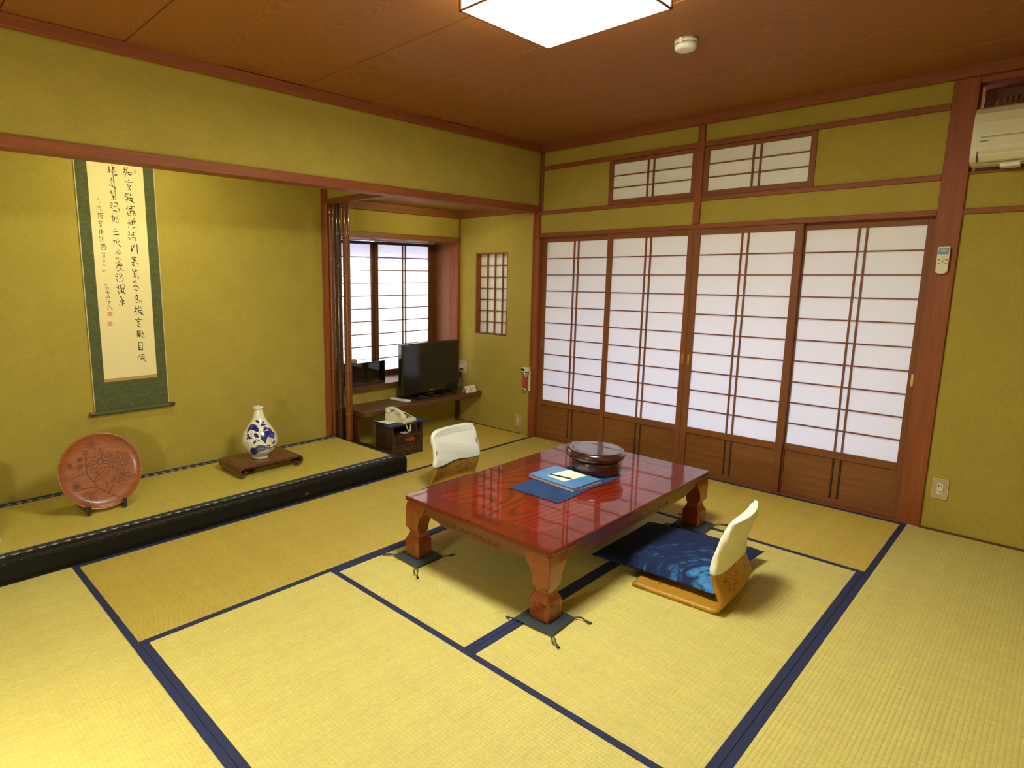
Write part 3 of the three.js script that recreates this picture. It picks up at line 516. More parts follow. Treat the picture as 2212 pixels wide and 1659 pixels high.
{
  const H = 0.357, prof = [[0, 0.006], [0.052, 0.004], [0.056, 0.0], [0.058, 0.004], [0.058, 0.014], [0.066, 0.024], [0.094, 0.052], [0.113, 0.085], [0.120, 0.118], [0.116, 0.150], [0.103, 0.182], [0.080, 0.220], [0.056, 0.254], [0.041, 0.283], [0.033, 0.312], [0.0285, 0.335], [0.0285, 0.341], [0.0335, 0.344], [0.0355, 0.350], [0.0335, 0.356], [0.027, 0.357], [0.023, 0.350], [0.022, 0.320]];
  const pts = new THREE.SplineCurve(V2(prof)).getSpacedPoints(110), vAt = [], rAt = [];
  pts.forEach((q, i) => { if (i > 12 && i < 96) { vAt.push([q.y, i / 110]); rAt.push([q.y, q.x]); } });
  const look = (tab, y) => { for (let i = 1; i < tab.length; i++) if (tab[i][0] >= y) return tab[i][1]; return tab[tab.length - 1][1]; };
  const UV = (Xc, Yc, w, h) => { const y = (1520 - Yc) / 1325 * H, r = look(rAt, y) * 435 / 0.119; return [(0.5 + Math.asin(clamp((Xc - 738) / r, -0.99, 0.99)) / 6.283) * w, (1 - look(vAt, y)) * h]; };
  const paint = canvasTexture(2048, 1024, (g, w, h) => {
    g.fillStyle = '#e6e2cf'; g.fillRect(0, 0, w, h);
    const poly = (pts2, c, close = true, lw = 5) => { g.beginPath(); pts2.forEach(([a, b], i) => { const [x, y] = UV(a, b, w, h); i ? g.lineTo(x, y) : g.moveTo(x, y); }); if (close) { g.closePath(); g.fillStyle = c; g.fill(); } else { g.strokeStyle = c; g.lineWidth = lw; g.stroke(); } };
    const blue = '#1d2480', mid = '#3d5a9c', pale = '#e6e2cf';
    const all = (dx) => {
      const T = (a) => a.map(([x, y]) => [x, y]);
      g.save(); g.translate(dx, 0);
      poly(T([[640, 535], [700, 520], [745, 555], [742, 605], [700, 590], [670, 560]]), blue); poly(T([[790, 570], [850, 555], [880, 585], [840, 590]]), blue); poly(T([[765, 640], [790, 600], [830, 595], [880, 630], [920, 640], [860, 655], [800, 650]]), blue);
      poly(T([[500, 690], [540, 630], [600, 610], [670, 630], [710, 690], [735, 735], [705, 785], [650, 765], [600, 735], [540, 735], [490, 770], [455, 830], [450, 770]]), blue);
      poly(T([[575, 660], [600, 640], [622, 665], [600, 655]]), pale);
      poly(T([[450, 835], [500, 850], [480, 870], [520, 900], [575, 935], [520, 940], [500, 965], [480, 940], [425, 970], [450, 900], [440, 880]]), blue);
      poly(T([[820, 800], [825, 740], [880, 705], [950, 715], [1020, 770], [1050, 830], [1095, 880], [1098, 960], [1070, 1005], [1010, 960], [930, 905], [905, 980], [875, 1070], [820, 1010], [770, 950], [760, 870]]), blue);
      poly(T([[860, 790], [885, 750], [930, 745], [968, 790], [940, 780], [900, 775]]), pale); poly(T([[800, 720], [850, 680], [930, 690], [900, 705], [840, 720]]), mid);
      poly(T([[605, 825], [640, 800], [680, 810], [715, 860], [725, 915], [680, 910], [640, 905], [615, 870]]), blue); poly(T([[560, 1060], [600, 985], [650, 940], [700, 950], [745, 975], [680, 1010], [620, 1040]]), blue);
      poly(T([[1030, 1100], [1060, 1060], [1105, 1040], [1100, 1100], [1050, 1150]]), blue); poly(T([[885, 1145], [930, 1105], [985, 1120], [1015, 1150], [960, 1160]]), blue);
      poly(T([[505, 1240], [520, 1180], [570, 1150], [620, 1180], [660, 1110], [740, 1085], [830, 1110], [900, 1160], [1010, 1190], [1130, 1175], [1130, 1215], [1000, 1230], [900, 1240], [780, 1270], [700, 1280], [650, 1340], [600, 1375], [545, 1370], [510, 1310]]), mid);
      poly(T([[510, 1240], [530, 1170], [580, 1170], [640, 1150], [690, 1230], [655, 1330], [610, 1360], [550, 1365], [515, 1310]]), '#22357f');
      for (let k = 0; k < 9; k++) poly(T([[700 + k * 42, 1170 + k * 4], [670 + k * 42, 1230], [690 + k * 40, 1275]]), pale, false, 5);
      for (const a of [[[380, 900], [415, 885]], [[410, 1120], [430, 1060], [460, 1010]], [[455, 1150], [480, 1080], [505, 1040]], [[530, 1130], [545, 1075]], [[540, 780], [530, 850], [560, 890]], [[575, 770], [560, 840]], [[930, 920], [970, 1030]], [[955, 900], [990, 1000]], [[1000, 960], [1020, 1120]], [[600, 1080], [620, 1020]], [[740, 790], [800, 770]], [[950, 1210], [1120, 1190]], [[950, 1275], [1110, 1255]]]) poly(a, blue, false, 7);
      g.restore();
    };
    all(0); all(w * 0.5); all(-w * 0.5);
  });
  const g = new THREE.LatheGeometry(pts.map((q) => new THREE.Vector2(Math.max(q.x, 1e-4), q.y)), 72);
  const m = single('vase', g, phys({ map: paint, roughness: 0.22, clearcoat: 1, clearcoatRoughness: 0.04 }), 'white porcelain bottle vase painted with blue flowers', 'vase');
  m.position.set(-0.507, 0.190, 2.415); m.rotation.y = Math.atan2(3.74, 1.93) - Math.PI;
}
// three bamboo poles standing at the edge of the raised floor
[[-0.900, 0.026, M.bamboo, 'orange brown lacquered bamboo pole next to the wooden post', 0.31], [-0.803, 0.0265, M.bambooDark, 'blackish lacquered bamboo pole between two brown ones', 0.22], [-0.692, 0.029, M.bamboo, 'reddish brown lacquered bamboo pole nearest the television', 0.35]].forEach(([x, r, mat, label, step], i) => {
  const q = rng(40 + i), pts = [[0, 0]]; let y = 0.001, next = 0.12 + q() * 0.15; const top = 1.865; pts.push([r, y]);
  while (next < top - 0.03) { pts.push([r, next - 0.02], [r * 0.97, next - 0.006], [r * 1.10, next - 0.001], [r * 1.07, next + 0.003], [r * 0.985, next + 0.010], [r, next + 0.03]); next += step * (0.85 + 0.3 * q()); }
  pts.push([r, top], [0, top]);
  const g = lathe(pts, 24); const uv = g.attributes.uv, p = g.attributes.position; for (let k = 0; k < p.count; k++) uv.setXY(k, p.getY(k) * 0.6, uv.getX(k) * 0.2);
  const m = single('bamboo_pole', g, mat, label, 'bamboo pole', { group: 'bamboo poles beside the alcove' }); m.position.set(x, 0.113, 1.527);
});
// pale box standing at the far end of the alcove, mostly outside the frame
{
  const b = thing('storage_box', 'pale box with a dark seam at the far end of the alcove', 'box', [-0.36, 0.111, 4.06]);
  part(b, 'lower_box', bx(-0.07, 0.07, 0, 0.045, -0.118, 0.118, { r: 0.004 }), M.white); part(b, 'seam', bx(-0.069, 0.069, 0.045, 0.049, -0.117, 0.117), M.black); part(b, 'upper_box', bx(-0.07, 0.07, 0.049, 0.36, -0.118, 0.118, { r: 0.004 }), M.white);
}

// ------------------------------------------------------------------ television nook
{
  const s = thing('wall_shelf', 'long brown wooden shelf under the nook window', 'shelf', [-0.76, 0.29, 0.75]);
  partW(s, 'shelf_board', bx(-0.93, -0.600, 0.292, 0.336, 0.030, 1.445, { r: 0.006, grain: 2, seg: 2 }), M.shelf);
  partW(s, 'leg', bx(-0.925, -0.895, 0.002, 0.292, 0.032, 0.062, { r: 0.002, grain: 1 }), M.darkframe);
  partW(s, 'side_panel', bx(-0.92, -0.70, 0.002, 0.292, 1.415, 1.437, { r: 0.002, grain: 1 }), M.darkframe);
}
{
  const t = thing('television', 'black flat television standing on the wooden shelf', 'television', [-0.79, 0.337, 0.53]);
  const body = bx(-0.045, 0.018, 0.028, 0.497, -0.362, 0.362, { r: 0.014, seg: 3 });
  part(t, 'casing', body, M.glossBlack);
  part(t, 'screen', bx(0.0175, 0.0190, 0.085, 0.478, -0.340, 0.340, { r: 0.0006 }), phys({ color: lin(0.012, 0.012, 0.014), roughness: 0.16, clearcoat: 0.4, clearcoatRoughness: 0.08 }));
  part(t, 'brand_mark', bx(0.0182, 0.0190, 0.054, 0.061, -0.026, 0.026), std({ color: lin(0.30, 0.30, 0.30), roughness: 0.4 }));
  part(t, 'power_light', bx(0.0182, 0.0195, 0.486, 0.490, 0.292, 0.310), std({ color: lin(0.2, 0.4, 0.02), emissive: lin(0.35, 0.6, 0.02), emissiveIntensity: 0.7, roughness: 0.5 }));
  const neck = lathe([[0.001, 0], [0.075, 0.001], [0.06, 0.010], [0.05, 0.02], [0.05, 0.05], [0.001, 0.05]], 28); neck.scale(0.6, 1, 1); const nm = part(t, 'neck', neck, M.glossBlack); nm.position.set(-0.02, 0.012, 0);
  part(t, 'base', bx(-0.095, 0.095, 0.001, 0.017, -0.245, 0.245, { r: 0.006, seg: 2 }), M.glossBlack);
  part(t, 'base_label', bx(0.02, 0.07, 0.0168, 0.0175, 0.14, 0.19), std({ color: lin(0.10, 0.09, 0.07), roughness: 0.6 }));
}
{
  const t = thing('remote_control', 'white television remote lying on the wooden shelf', 'remote control', [-0.775, 0.337, 0.915], { turn: 0.12 });
  part(t, 'casing', bx(-0.110, 0.110, 0, 0.020, -0.024, 0.024, { r: 0.007, seg: 2 }), M.white);
  part(t, 'display', bx(-0.01, 0.045, 0.0195, 0.0207, -0.016, 0.016), std({ color: lin(0.18, 0.26, 0.30), roughness: 0.5 }));
  for (let i = 0; i < 4; i++) slab(t, 'button', -0.03 - i * 0.018, 0.0203, 0.0, 0.010, 0.0016, 0.026, std({ color: lin(0.55, 0.53, 0.47), roughness: 0.6 }));
}
{
  const face = canvasTexture(256, 128, (g, w, h) => {
    g.fillStyle = '#ece5c4'; g.fillRect(0, 0, w, h); g.strokeStyle = '#4a4636'; g.lineWidth = 5;
    const scr = (x, y, n, s) => { const r = rng(x + y); for (let i = 0; i < n; i++) { g.beginPath(); g.moveTo(x + r() * s, y + r() * s * 1.3); g.quadraticCurveTo(x + r() * s, y + r() * s, x + r() * s, y + r() * s * 1.3); g.stroke(); } };
    scr(24, 42, 4, 24); scr(112, 42, 6, 40); scr(176, 38, 3, 34); g.lineWidth = 3; g.beginPath(); g.moveTo(110, 18); g.lineTo(170, 14); g.stroke(); g.beginPath(); g.moveTo(60, 110); g.lineTo(190, 110); g.stroke();
  });
  const t = thing('notice_card', 'small cream folded notice card on the shelf end', 'card', [-0.625, 0.337, 0.152]);
  const paper = std({ map: face, roughness: 0.8 });
  const front = new THREE.BoxGeometry(0.145, 0.066, 0.0012); front.translate(0, 0.033, 0); const a = part(t, 'front_leaf', front, paper); a.rotation.order = 'YXZ'; a.rotation.set(-0.38, Math.PI / 2, 0);
  const back = new THREE.BoxGeometry(0.145, 0.066, 0.0012); back.translate(0, 0.033, 0); const b = part(t, 'back_leaf', back, std({ color: lin(0.75, 0.70, 0.50), roughness: 0.8 })); b.rotation.order = 'YXZ'; b.rotation.set(0.38, Math.PI / 2, 0); b.position.x = -0.050;
}
// black case with a glass front on the window sill, and the tumblers in it
{
  const t = thing('glass_case', 'black case with glass front on the window sill', 'case', [-1.02, 0.491, 1.145]);
  const D = 0.085, H = 0.195, L = 0.19;
  part(t, 'back', bx(-D, -D + 0.008, 0, H, -L, L), M.glossBlack); part(t, 'top', bx(-D, D, H - 0.009, H, -L, L, { r: 0.002 }), M.glossBlack); part(t, 'floor_panel', bx(-D + 0.008, D, 0, 0.010, -L, L, { r: 0.002 }), M.glossBlack);
  for (const q of [-1, 1]) part(t, 'side', bx(-D + 0.008, D, 0.010, H - 0.009, q > 0 ? L - 0.009 : -L, q > 0 ? L : -L + 0.009), M.glossBlack);
  part(t, 'mat', bx(-D + 0.010, D - 0.010, 0.010, 0.013, -L + 0.012, L - 0.012), std({ map: clothTex, color: lin(0.42, 0.22, 0.07), roughness: 0.8 }), 'tan mat under the tumblers');
  part(t, 'front_glass', bx(D - 0.003, D - 0.001, 0.012, H - 0.011, -L + 0.010, L - 0.010), phys({ color: lin(0.72, 0.74, 0.76), roughness: 0.02, transmission: 1, thickness: 0 }));
  const glass = phys({ color: lin(0.92, 0.95, 0.95), roughness: 0.03, transmission: 1, thickness: 0, ior: 1.5 });
  const tumbler = lathe([[0, 0.002], [0.024, 0.0], [0.026, 0.003], [0.031, 0.095], [0.0298, 0.095], [0.025, 0.008], [0, 0.007]], 24);
  for (const [x, z] of [[-1.03, 1.235], [-1.05, 1.168], [-0.985, 1.16], [-1.03, 1.098], [-0.985, 1.088]]) {
    const m = shade(new THREE.Mesh(tumbler, glass)); m.name = numbered('tumbler'); m.position.set(x, 0.5045, z); scene.add(m); tag(m, 'clear drinking glass inside the black case', 'glass', 'tumblers in the black case');
  }
  const c = single('wooden_tag', extrude([[-0.04, 0], [0.042, -0.006], [0.048, 0.010], [0.030, 0.030], [-0.04, 0.030]], 0.05, { bevel: 0.002 }).rotateY(Math.PI / 2), std({ map: grainTex, color: lin(0.5, 0.33, 0.11), roughness: 0.6 }), 'small tan wooden block on top of the black case', 'block');
  c.position.set(-0.975, 0.6865, 1.290);
}
// telephone cabinet
{
  const t = thing('telephone_cabinet', 'small dark wooden cabinet carrying the telephone', 'cabinet', [-0.425, 0, 1.225]);
  const wood = phys({ map: grainTex, color: lin(0.060, 0.026, 0.014), roughness: 0.42, clearcoat: 0.25, clearcoatRoughness: 0.25 }), D = 0.105, L = 0.160, H = 0.262;
  part(t, 'top_board', bx(-D, D, H - 0.012, H, -L, L, { r: 0.002, grain: 2 }), wood);
  part(t, 'bottom_board', bx(-D, D - 0.004, 0.014, 0.026, -L + 0.012, L - 0.012, { grain: 2 }), wood);
  part(t, 'back_board', bx(-D, -D + 0.010, 0.014, H - 0.012, -L + 0.012, L - 0.012), wood);
  part(t, 'side_board', bx(-D, D, 0, H - 0.012, -L, -L + 0.012, { r: 0.0015, grain: 1 }), wood);
  const side = new THREE.Shape(V2([[-D, 0], [D, 0], [D, H - 0.012], [-D, H - 0.012]]));
  for (let k = 0; k < 4; k++) side.holes.push(new THREE.Path(V2([[-0.030 + k * 0.018, 0.10], [-0.024 + k * 0.018, 0.10], [-0.024 + k * 0.018, 0.20], [-0.030 + k * 0.018, 0.20]])));
  const sg = new THREE.ExtrudeGeometry(side, { depth: 0.012, bevelEnabled: false }); sg.translate(0, 0, L - 0.012); part(t, 'side_board', metreUV(sg, 1), wood);
  part(t, 'shelf_board', bx(-D + 0.010, D - 0.006, 0.176, 0.184, -L + 0.012, L - 0.012), wood);
  for (let k = 0; k < 5; k++) slab(t, 'slat', D - 0.010, 0.217, -0.028 - k * 0.017, 0.006, 0.066, 0.009, wood);
  const flower = canvasTexture(256, 128, (g, w, h) => {
    g.fillStyle = '#1f130d'; g.fillRect(0, 0, w, h); g.strokeStyle = '#6d2a18'; g.lineWidth = 7; g.strokeRect(8, 8, w - 16, h - 16); const r = rng(6);
    for (let k = 0; k < 26; k++) { const a = r() * 6.283, q = r() * 34; g.fillStyle = ['#a04a1c', '#8a3a18', '#b0612a'][k % 3]; g.beginPath(); g.ellipse(150 + Math.cos(a) * q * 1.3, 62 + Math.sin(a) * q, 5 + r() * 9, 3 + r() * 5, r() * 3, 0, 6.283); g.fill(); }
  });
  const dg = bx(D - 0.010, D - 0.002, 0.080, 0.174, -L + 0.016, L - 0.016, { r: 0.001 }), dp = dg.attributes.position, du = dg.attributes.uv; for (let i = 0; i < dp.count; i++) du.setXY(i, (L - 0.016 - dp.getZ(i)) / (2 * L - 0.032), (dp.getY(i) - 0.080) / 0.094);
  part(t, 'painted_panel', dg, phys({ map: flower, roughness: 0.4, clearcoat: 0.3 }), 'dark panel painted with an orange flower');
  const dr = part(t, 'drawer', bx(D - 0.012, D - 0.001, 0.030, 0.076, -L + 0.015, L - 0.015, { r: 0.002, grain: 2 }), wood);
  part(dr, 'drawer_pull', bx(D - 0.001, D + 0.004, 0.050, 0.054, -0.014, 0.014, { r: 0.001 }), M.brass);
}
{
  const dye = canvasTexture(256, 256, (g, w, h) => { g.fillStyle = '#16346b'; g.fillRect(0, 0, w, h); const r = rng(12); for (let i = 0; i < 80; i++) { g.strokeStyle = `rgba(${90 + r() * 80},${130 + r() * 60},${190},0.10)`; g.lineWidth = 2 + r() * 8; g.beginPath(); g.arc(r() * w, r() * h, 20 + r() * 60, 0, 6); g.stroke(); } });
  single('cabinet_cloth', sheet((s, t) => V3(lerp(-0.535, -0.312, s) + 0.004 * Math.sin(t * 9), 0.2642 + 0.0012 * Math.sin(s * 7 + t * 11), lerp(1.41, 1.035, t) + 0.006 * Math.sin(s * 8)), 14, 18, 0.0014), std({ map: dye, roughness: 0.9 }), 'blue dyed cloth on the telephone cabinet', 'cloth');
  const leafTex = canvasTexture(256, 128, (g, w, h) => { g.fillStyle = '#e9e9df'; g.fillRect(0, 0, w, h); g.fillStyle = '#1f4a78'; g.fillRect(90, 10, 60, 60); g.fillStyle = '#46b0a0'; g.fillRect(150, 20, 40, 30); g.fillStyle = '#20304a'; g.fillRect(180, 60, 70, 50); });
  single('leaflet', sheet((s, t) => V3(lerp(-0.52, -0.40, s), 0.2672 + 0.016 * Math.pow(smooth(0.55, 1, t), 2), lerp(1.25, 1.415, t)), 4, 14, 0.0008), std({ map: leafTex, roughness: 0.6 }), 'white and teal leaflet curling beneath the telephone', 'leaflet');
}
{
  const t = thing('telephone', 'cream push button telephone with coiled cord on the cabinet', 'telephone', [-0.432, 0.2665, 1.205], { turn: 0.10 });
  const W = 0.075, prof = [[0.105, 0], [0.108, 0.014], [0.095, 0.026], [-0.03, 0.058], [-0.085, 0.066], [-0.105, 0.058], [-0.108, 0.004], [-0.10, 0]];
  const body = extrude(prof, 2 * W, { bevel: 0.004 }); part(t, 'base', body, M.cream);
  const slope = Math.atan2(0.026 - 0.058, 0.125);
  for (let r = 0; r < 4; r++) for (let c = 0; c < 3; c++) { const k = slab(t, 'key', 0.070 - r * 0.021, 0.034 + r * 0.0054, -0.048 + c * 0.022, 0.013, 0.004, 0.014, M.darkPrint); k.rotation.z = slope; }
  // handset along the left side (+z)
  const arc = []; for (let i = 0; i <= 12; i++) { const s = i / 12; arc.push([lerp(-0.105, 0.085, s), lerp(0.088, 0.052, s) + 0.030 * Math.sin(Math.PI * s), 0.048]); }
  const hs = part(t, 'handset', tube(arc, 0.0135, 30, 12), M.cream);
  for (const [x, y, a] of [[-0.092, 0.084, 0.1], [0.076, 0.050, -0.2]]) { const e = lathe([[0.001, -0.02], [0.024, -0.02], [0.027, -0.014], [0.025, 0.004], [0.016, 0.018], [0.001, 0.02]], 24); const m = part(hs, 'cup', e, M.cream); m.position.set(x, y, 0.048); m.rotation.z = a; }
  const cord = []; for (let i = 0; i <= 26; i++) { const s = i / 26, a = s * Math.PI; cord.push([0.098 + 0.018 * Math.sin(a), 0.040 - 0.108 * Math.pow(Math.sin(a), 0.6) * 1.0, lerp(0.052, -0.012, s)]); }
  part(t, 'cord', tube(cord, 0.0052, 90, 8), M.cream);
}
single('paper_slip', bx(-0.375, -0.322, 0.1845, 0.1857, 1.205, 1.262), M.white, 'small white paper slip on the telephone cabinet shelf', 'paper');

// ------------------------------------------------------------------ fittings on walls and posts
function outlet(label, x, y, z, { holes = 2, w = 0.070, h = 0.116 } = {}) {
  const t = thing('wall_outlet', label, 'wall outlet', [x, y, z]);
  part(t, 'plate', bx(-w / 2, w / 2, -h / 2, h / 2, 0, 0.005, { r: 0.002 }), std({ map: plasterTex, color: lin(0.55, 0.42, 0.24), roughness: 0.6 }));
  for (const [a, b, c, d] of [[-w / 2, w / 2, h / 2 - 0.004, h / 2], [-w / 2, w / 2, -h / 2, -h / 2 + 0.003], [-w / 2, -w / 2 + 0.003, -h / 2, h / 2], [w / 2 - 0.003, w / 2, -h / 2, h / 2]]) part(t, 'rim', bx(a, b, c, d, 0.003, 0.0065), std({ color: lin(0.68, 0.52, 0.28), roughness: 0.4 }));
  const s = part(t, 'socket', bx(-0.0135, 0.0135, -0.031, 0.031, 0.004, 0.0085, { r: 0.001 }), M.cream);
  for (let k = 0; k < holes; k++) for (const q of [-1, 1]) { const m = part(s, 'slot', unit(0.0035, 0.009, 0.001), M.black); m.position.set(q * 0.006, (k ? -1 : 1) * 0.0165, 0.0088); }
  return t;
}
outlet('square beige wall outlet on the wall beside the broad post', 2.8235, 0.247, -0.014);
outlet('beige wall outlet tucked against the corner post', -0.163, 0.122, 0.015);
{
  const t = outlet('wide metal framed outlet behind the television with plugs', -0.868, 0.545, 0.015, { w: 0.116, h: 0.118 });
  part(t, 'aerial_socket', bx(-0.040, -0.018, -0.018, 0.012, 0.004, 0.014, { r: 0.002 }), M.cream);
  part(t, 'plug', bx(-0.012, 0.012, -0.028, -0.012, 0.008, 0.034, { r: 0.003 }), M.black);
}
single('power_cable', merge([tube([[-0.862, 0.525, 0.048], [-0.855, 0.512, 0.075], [-0.842, 0.470, 0.072], [-0.830, 0.420, 0.060], [-0.832, 0.375, 0.070], [-0.850, 0.345, 0.095], [-0.880, 0.3395, 0.20]], 0.0035, 50, 7), tube([[-0.872, 0.525, 0.048], [-0.868, 0.500, 0.080], [-0.848, 0.470, 0.085], [-0.848, 0.410, 0.085], [-0.862, 0.360, 0.105], [-0.885, 0.3395, 0.22]], 0.0030, 50, 7)]), M.black, 'black power cable hanging from the outlet behind the television', 'cable');
{
  const t = thing('torch_holder', 'cream emergency torch holder on the corner post', 'torch holder', [-0.078, 0.41, 0.003]);
  part(t, 'bracket', bx(-0.022, 0.034, 0, 0.215, 0, 0.012, { r: 0.003 }), M.cream); part(t, 'cap', bx(-0.034, 0.034, 0.176, 0.215, 0.0, 0.060, { r: 0.004, seg: 2 }), M.cream);
  const mark = canvasTexture(128, 64, (g, w, h) => { g.fillStyle = '#17170f'; g.fillRect(0, 0, w, h); g.fillStyle = '#8d8a70'; for (let i = 0; i < 5; i++) g.fillRect(26 + i * 16, 26, 10, 14); });
  part(t, 'black_label', bx(-0.032, 0.008, 0.186, 0.206, 0.0602, 0.0612), std({ map: mark, roughness: 0.5 }));
  const f = thing('torch', 'red and chrome torch hanging in its holder on the post', 'torch', [-0.083, 0.408, 0.040]);
  part(f, 'grip', lathe([[0, 0.030], [0.0165, 0.030], [0.0172, 0.034], [0.0172, 0.118], [0.0165, 0.122], [0, 0.122]], 24), std({ color: lin(0.62, 0.022, 0.006), roughness: 0.35 }));
  part(f, 'head', lathe([[0, 0.122], [0.0165, 0.122], [0.0165, 0.134], [0.0185, 0.138], [0.0185, 0.146], [0.0250, 0.160], [0.0262, 0.170], [0.024, 0.174], [0, 0.172]], 28), M.chrome); part(f, 'tail_cap', lathe([[0, 0.0], [0.014, 0.001], [0.0165, 0.005], [0.0165, 0.012], [0.0175, 0.016], [0.0175, 0.030], [0, 0.030]], 24), M.chrome);
}
{
  const t = thing('remote_control', 'cream remote control with blue display hanging on the broad post', 'remote control', [2.703, 1.445, 0.003]);
  const s = new THREE.Shape(); s.moveTo(-0.026, 0.016); s.quadraticCurveTo(-0.022, 0, 0, 0); s.quadraticCurveTo(0.022, 0, 0.026, 0.016); s.lineTo(0.0265, 0.138); s.quadraticCurveTo(0.0265, 0.145, 0.020, 0.145); s.lineTo(-0.020, 0.145); s.quadraticCurveTo(-0.0265, 0.145, -0.0265, 0.138); s.closePath();
  const g = new THREE.ExtrudeGeometry(s, { depth: 0.014, bevelEnabled: true, bevelThickness: 0.003, bevelSize: 0.002, bevelOffset: -0.002, bevelSegments: 2 }); g.translate(0, 0, 0.004);
  part(t, 'casing', g, M.cream); part(t, 'bracket', bx(-0.020, 0.020, 0.010, 0.10, 0, 0.006), M.cream);
  part(t, 'display_panel', bx(-0.0215, 0.0215, 0.104, 0.139, 0.0208, 0.0218, { r: 0.0004 }), std({ color: lin(0.16, 0.28, 0.40), roughness: 0.4 }));
  part(t, 'display', bx(-0.013, 0.013, 0.116, 0.133, 0.0217, 0.0223), std({ color: lin(0.36, 0.42, 0.38), roughness: 0.3 }));
  const ink = std({ color: lin(0.10, 0.13, 0.17), roughness: 0.6 }), grey = std({ color: lin(0.50, 0.55, 0.52), roughness: 0.5 });
  for (const x of [-0.0145, 0, 0.0145]) slab(t, 'button', x, 0.1085, 0.0220, 0.010, 0.004, 0.0010, ink);
  slab(t, 'button', 0, 0.091, 0.0213, 0.016, 0.005, 0.0012, grey);
  for (const x of [-0.0155, 0.0155]) for (const y of [0.075, 0.057]) slab(t, 'button', x, y, 0.0213, 0.011, 0.005, 0.0012, ink);
  slab(t, 'button', 0, 0.066, 0.0213, 0.010, 0.004, 0.0012, ink); slab(t, 'button', 0, 0.078, 0.0213, 0.010, 0.010, 0.0010, grey); slab(t, 'button', 0, 0.054, 0.0213, 0.010, 0.010, 0.0010, grey);
}
// air conditioner in its niche with a louvred grille behind
{
  const t = thing('air_conditioner', 'cream wall air conditioner in the niche beside the broad post', 'air conditioner', [2.768, 1.985, 0]);
  const L = 0.79, prof = [[-0.10, 0.02], [0.03, 0.0], [0.10, 0.004], [0.135, 0.018], [0.152, 0.040], [0.160, 0.085], [0.162, 0.14], [0.157, 0.20], [0.145, 0.245], [0.120, 0.272], [0.085, 0.285], [-0.10, 0.288]];
  const run = (pr, x0, x1, b = 0.004) => { const g = extrude(pr, x1 - x0, { bevel: b }); g.rotateY(-Math.PI / 2); g.translate((x0 + x1) / 2, 0, 0); g.scale(1, 1, 1); return g; };
  // extrude runs along z; turned so that the outline's x axis is world z
  const flip = (pr) => pr.map(([z, y]) => [z, y]);
  const body = run(flip(prof), 0, L, 0.006); part(t, 'body', body, M.cream);
  part(t, 'front_panel', run([[0.150, 0.068], [0.1615, 0.090], [0.1642, 0.14], [0.1595, 0.20], [0.148, 0.243], [0.143, 0.243], [0.15, 0.14]], 0.006, L - 0.006, 0.001), M.cream);
  const groove = cyl(0.0055, 0.0055, L - 0.06, 14); groove.rotateZ(Math.PI / 2); groove.translate(0.035 + (L - 0.06) / 2, 0.128, 0.1605); part(t, 'trim_strip', groove, phys({ color: lin(0.55, 0.55, 0.42), roughness: 0.12, metalness: 0.4 }));
  part(t, 'lettering', bx(0.034, 0.066, 0.108, 0.113, 0.1630, 0.1646), std({ color: lin(0.16, 0.15, 0.10), roughness: 0.5 }));
  part(t, 'outlet_flap', run([[0.103, 0.012], [0.140, 0.028], [0.154, 0.050], [0.157, 0.064], [0.150, 0.060], [0.136, 0.034], [0.103, 0.020]], 0.030, L - 0.030, 0.0015), std({ color: lin(0.60, 0.55, 0.38), roughness: 0.4 }));
  part(t, 'flap_gap', bx(0.027, 0.0300, 0.014, 0.066, 0.13, 0.1575), M.black); part(t, 'flap_gap', bx(0.030, L - 0.03, 0.010, 0.0130, 0.098, 0.1200), M.black);
  part(t, 'top_grille', bx(0.01, L - 0.01, 0.2865, 0.2900, -0.08, 0.060), std({ color: lin(0.5, 0.46, 0.32), roughness: 0.5 }));
  part(t, 'drain_cover', bx(0.115, 0.19, -0.014, 0.012, 0.02, 0.10, { r: 0.003 }), M.white);
}
{
  const t = thing('louvre_grille', 'dark wooden louvre grille behind the air conditioner', 'grille', [3.18, 1.98, -0.20]);
  for (const [a, b, c, d] of [[-0.42, 0.42, 0.385, 0.432], [-0.42, 0.42, 0, 0.04], [-0.42, -0.375, 0.04, 0.385], [0.375, 0.42, 0.04, 0.385]]) part(t, 'frame', bx(a, b, c, d, -0.012, 0.012, { r: 0.002 }), M.darkframe);
  for (let i = 0; i < 34; i++) slab(t, 'slat', -0.36 + i * 0.0218, 0.2125, -0.004, 0.011, 0.345, 0.018, M.frame);
}
// smoke detector
{
  const t = thing('smoke_detector', 'small round cream smoke detector on the ceiling', 'smoke detector', [1.855, 2.452, 1.428]);
  part(t, 'base', lathe([[0, 0.050], [0.051, 0.050], [0.051, 0.032], [0.048, 0.030], [0, 0.030]], 40), M.cream); part(t, 'cover', lathe([[0, 0], [0.034, 0.0005], [0.043, 0.004], [0.048, 0.012], [0.050, 0.029], [0, 0.029]], 40), M.white);
  part(t, 'lug', bx(-0.008, 0.008, 0.022, 0.046, 0.047, 0.056, { r: 0.002 }), M.cream);
}
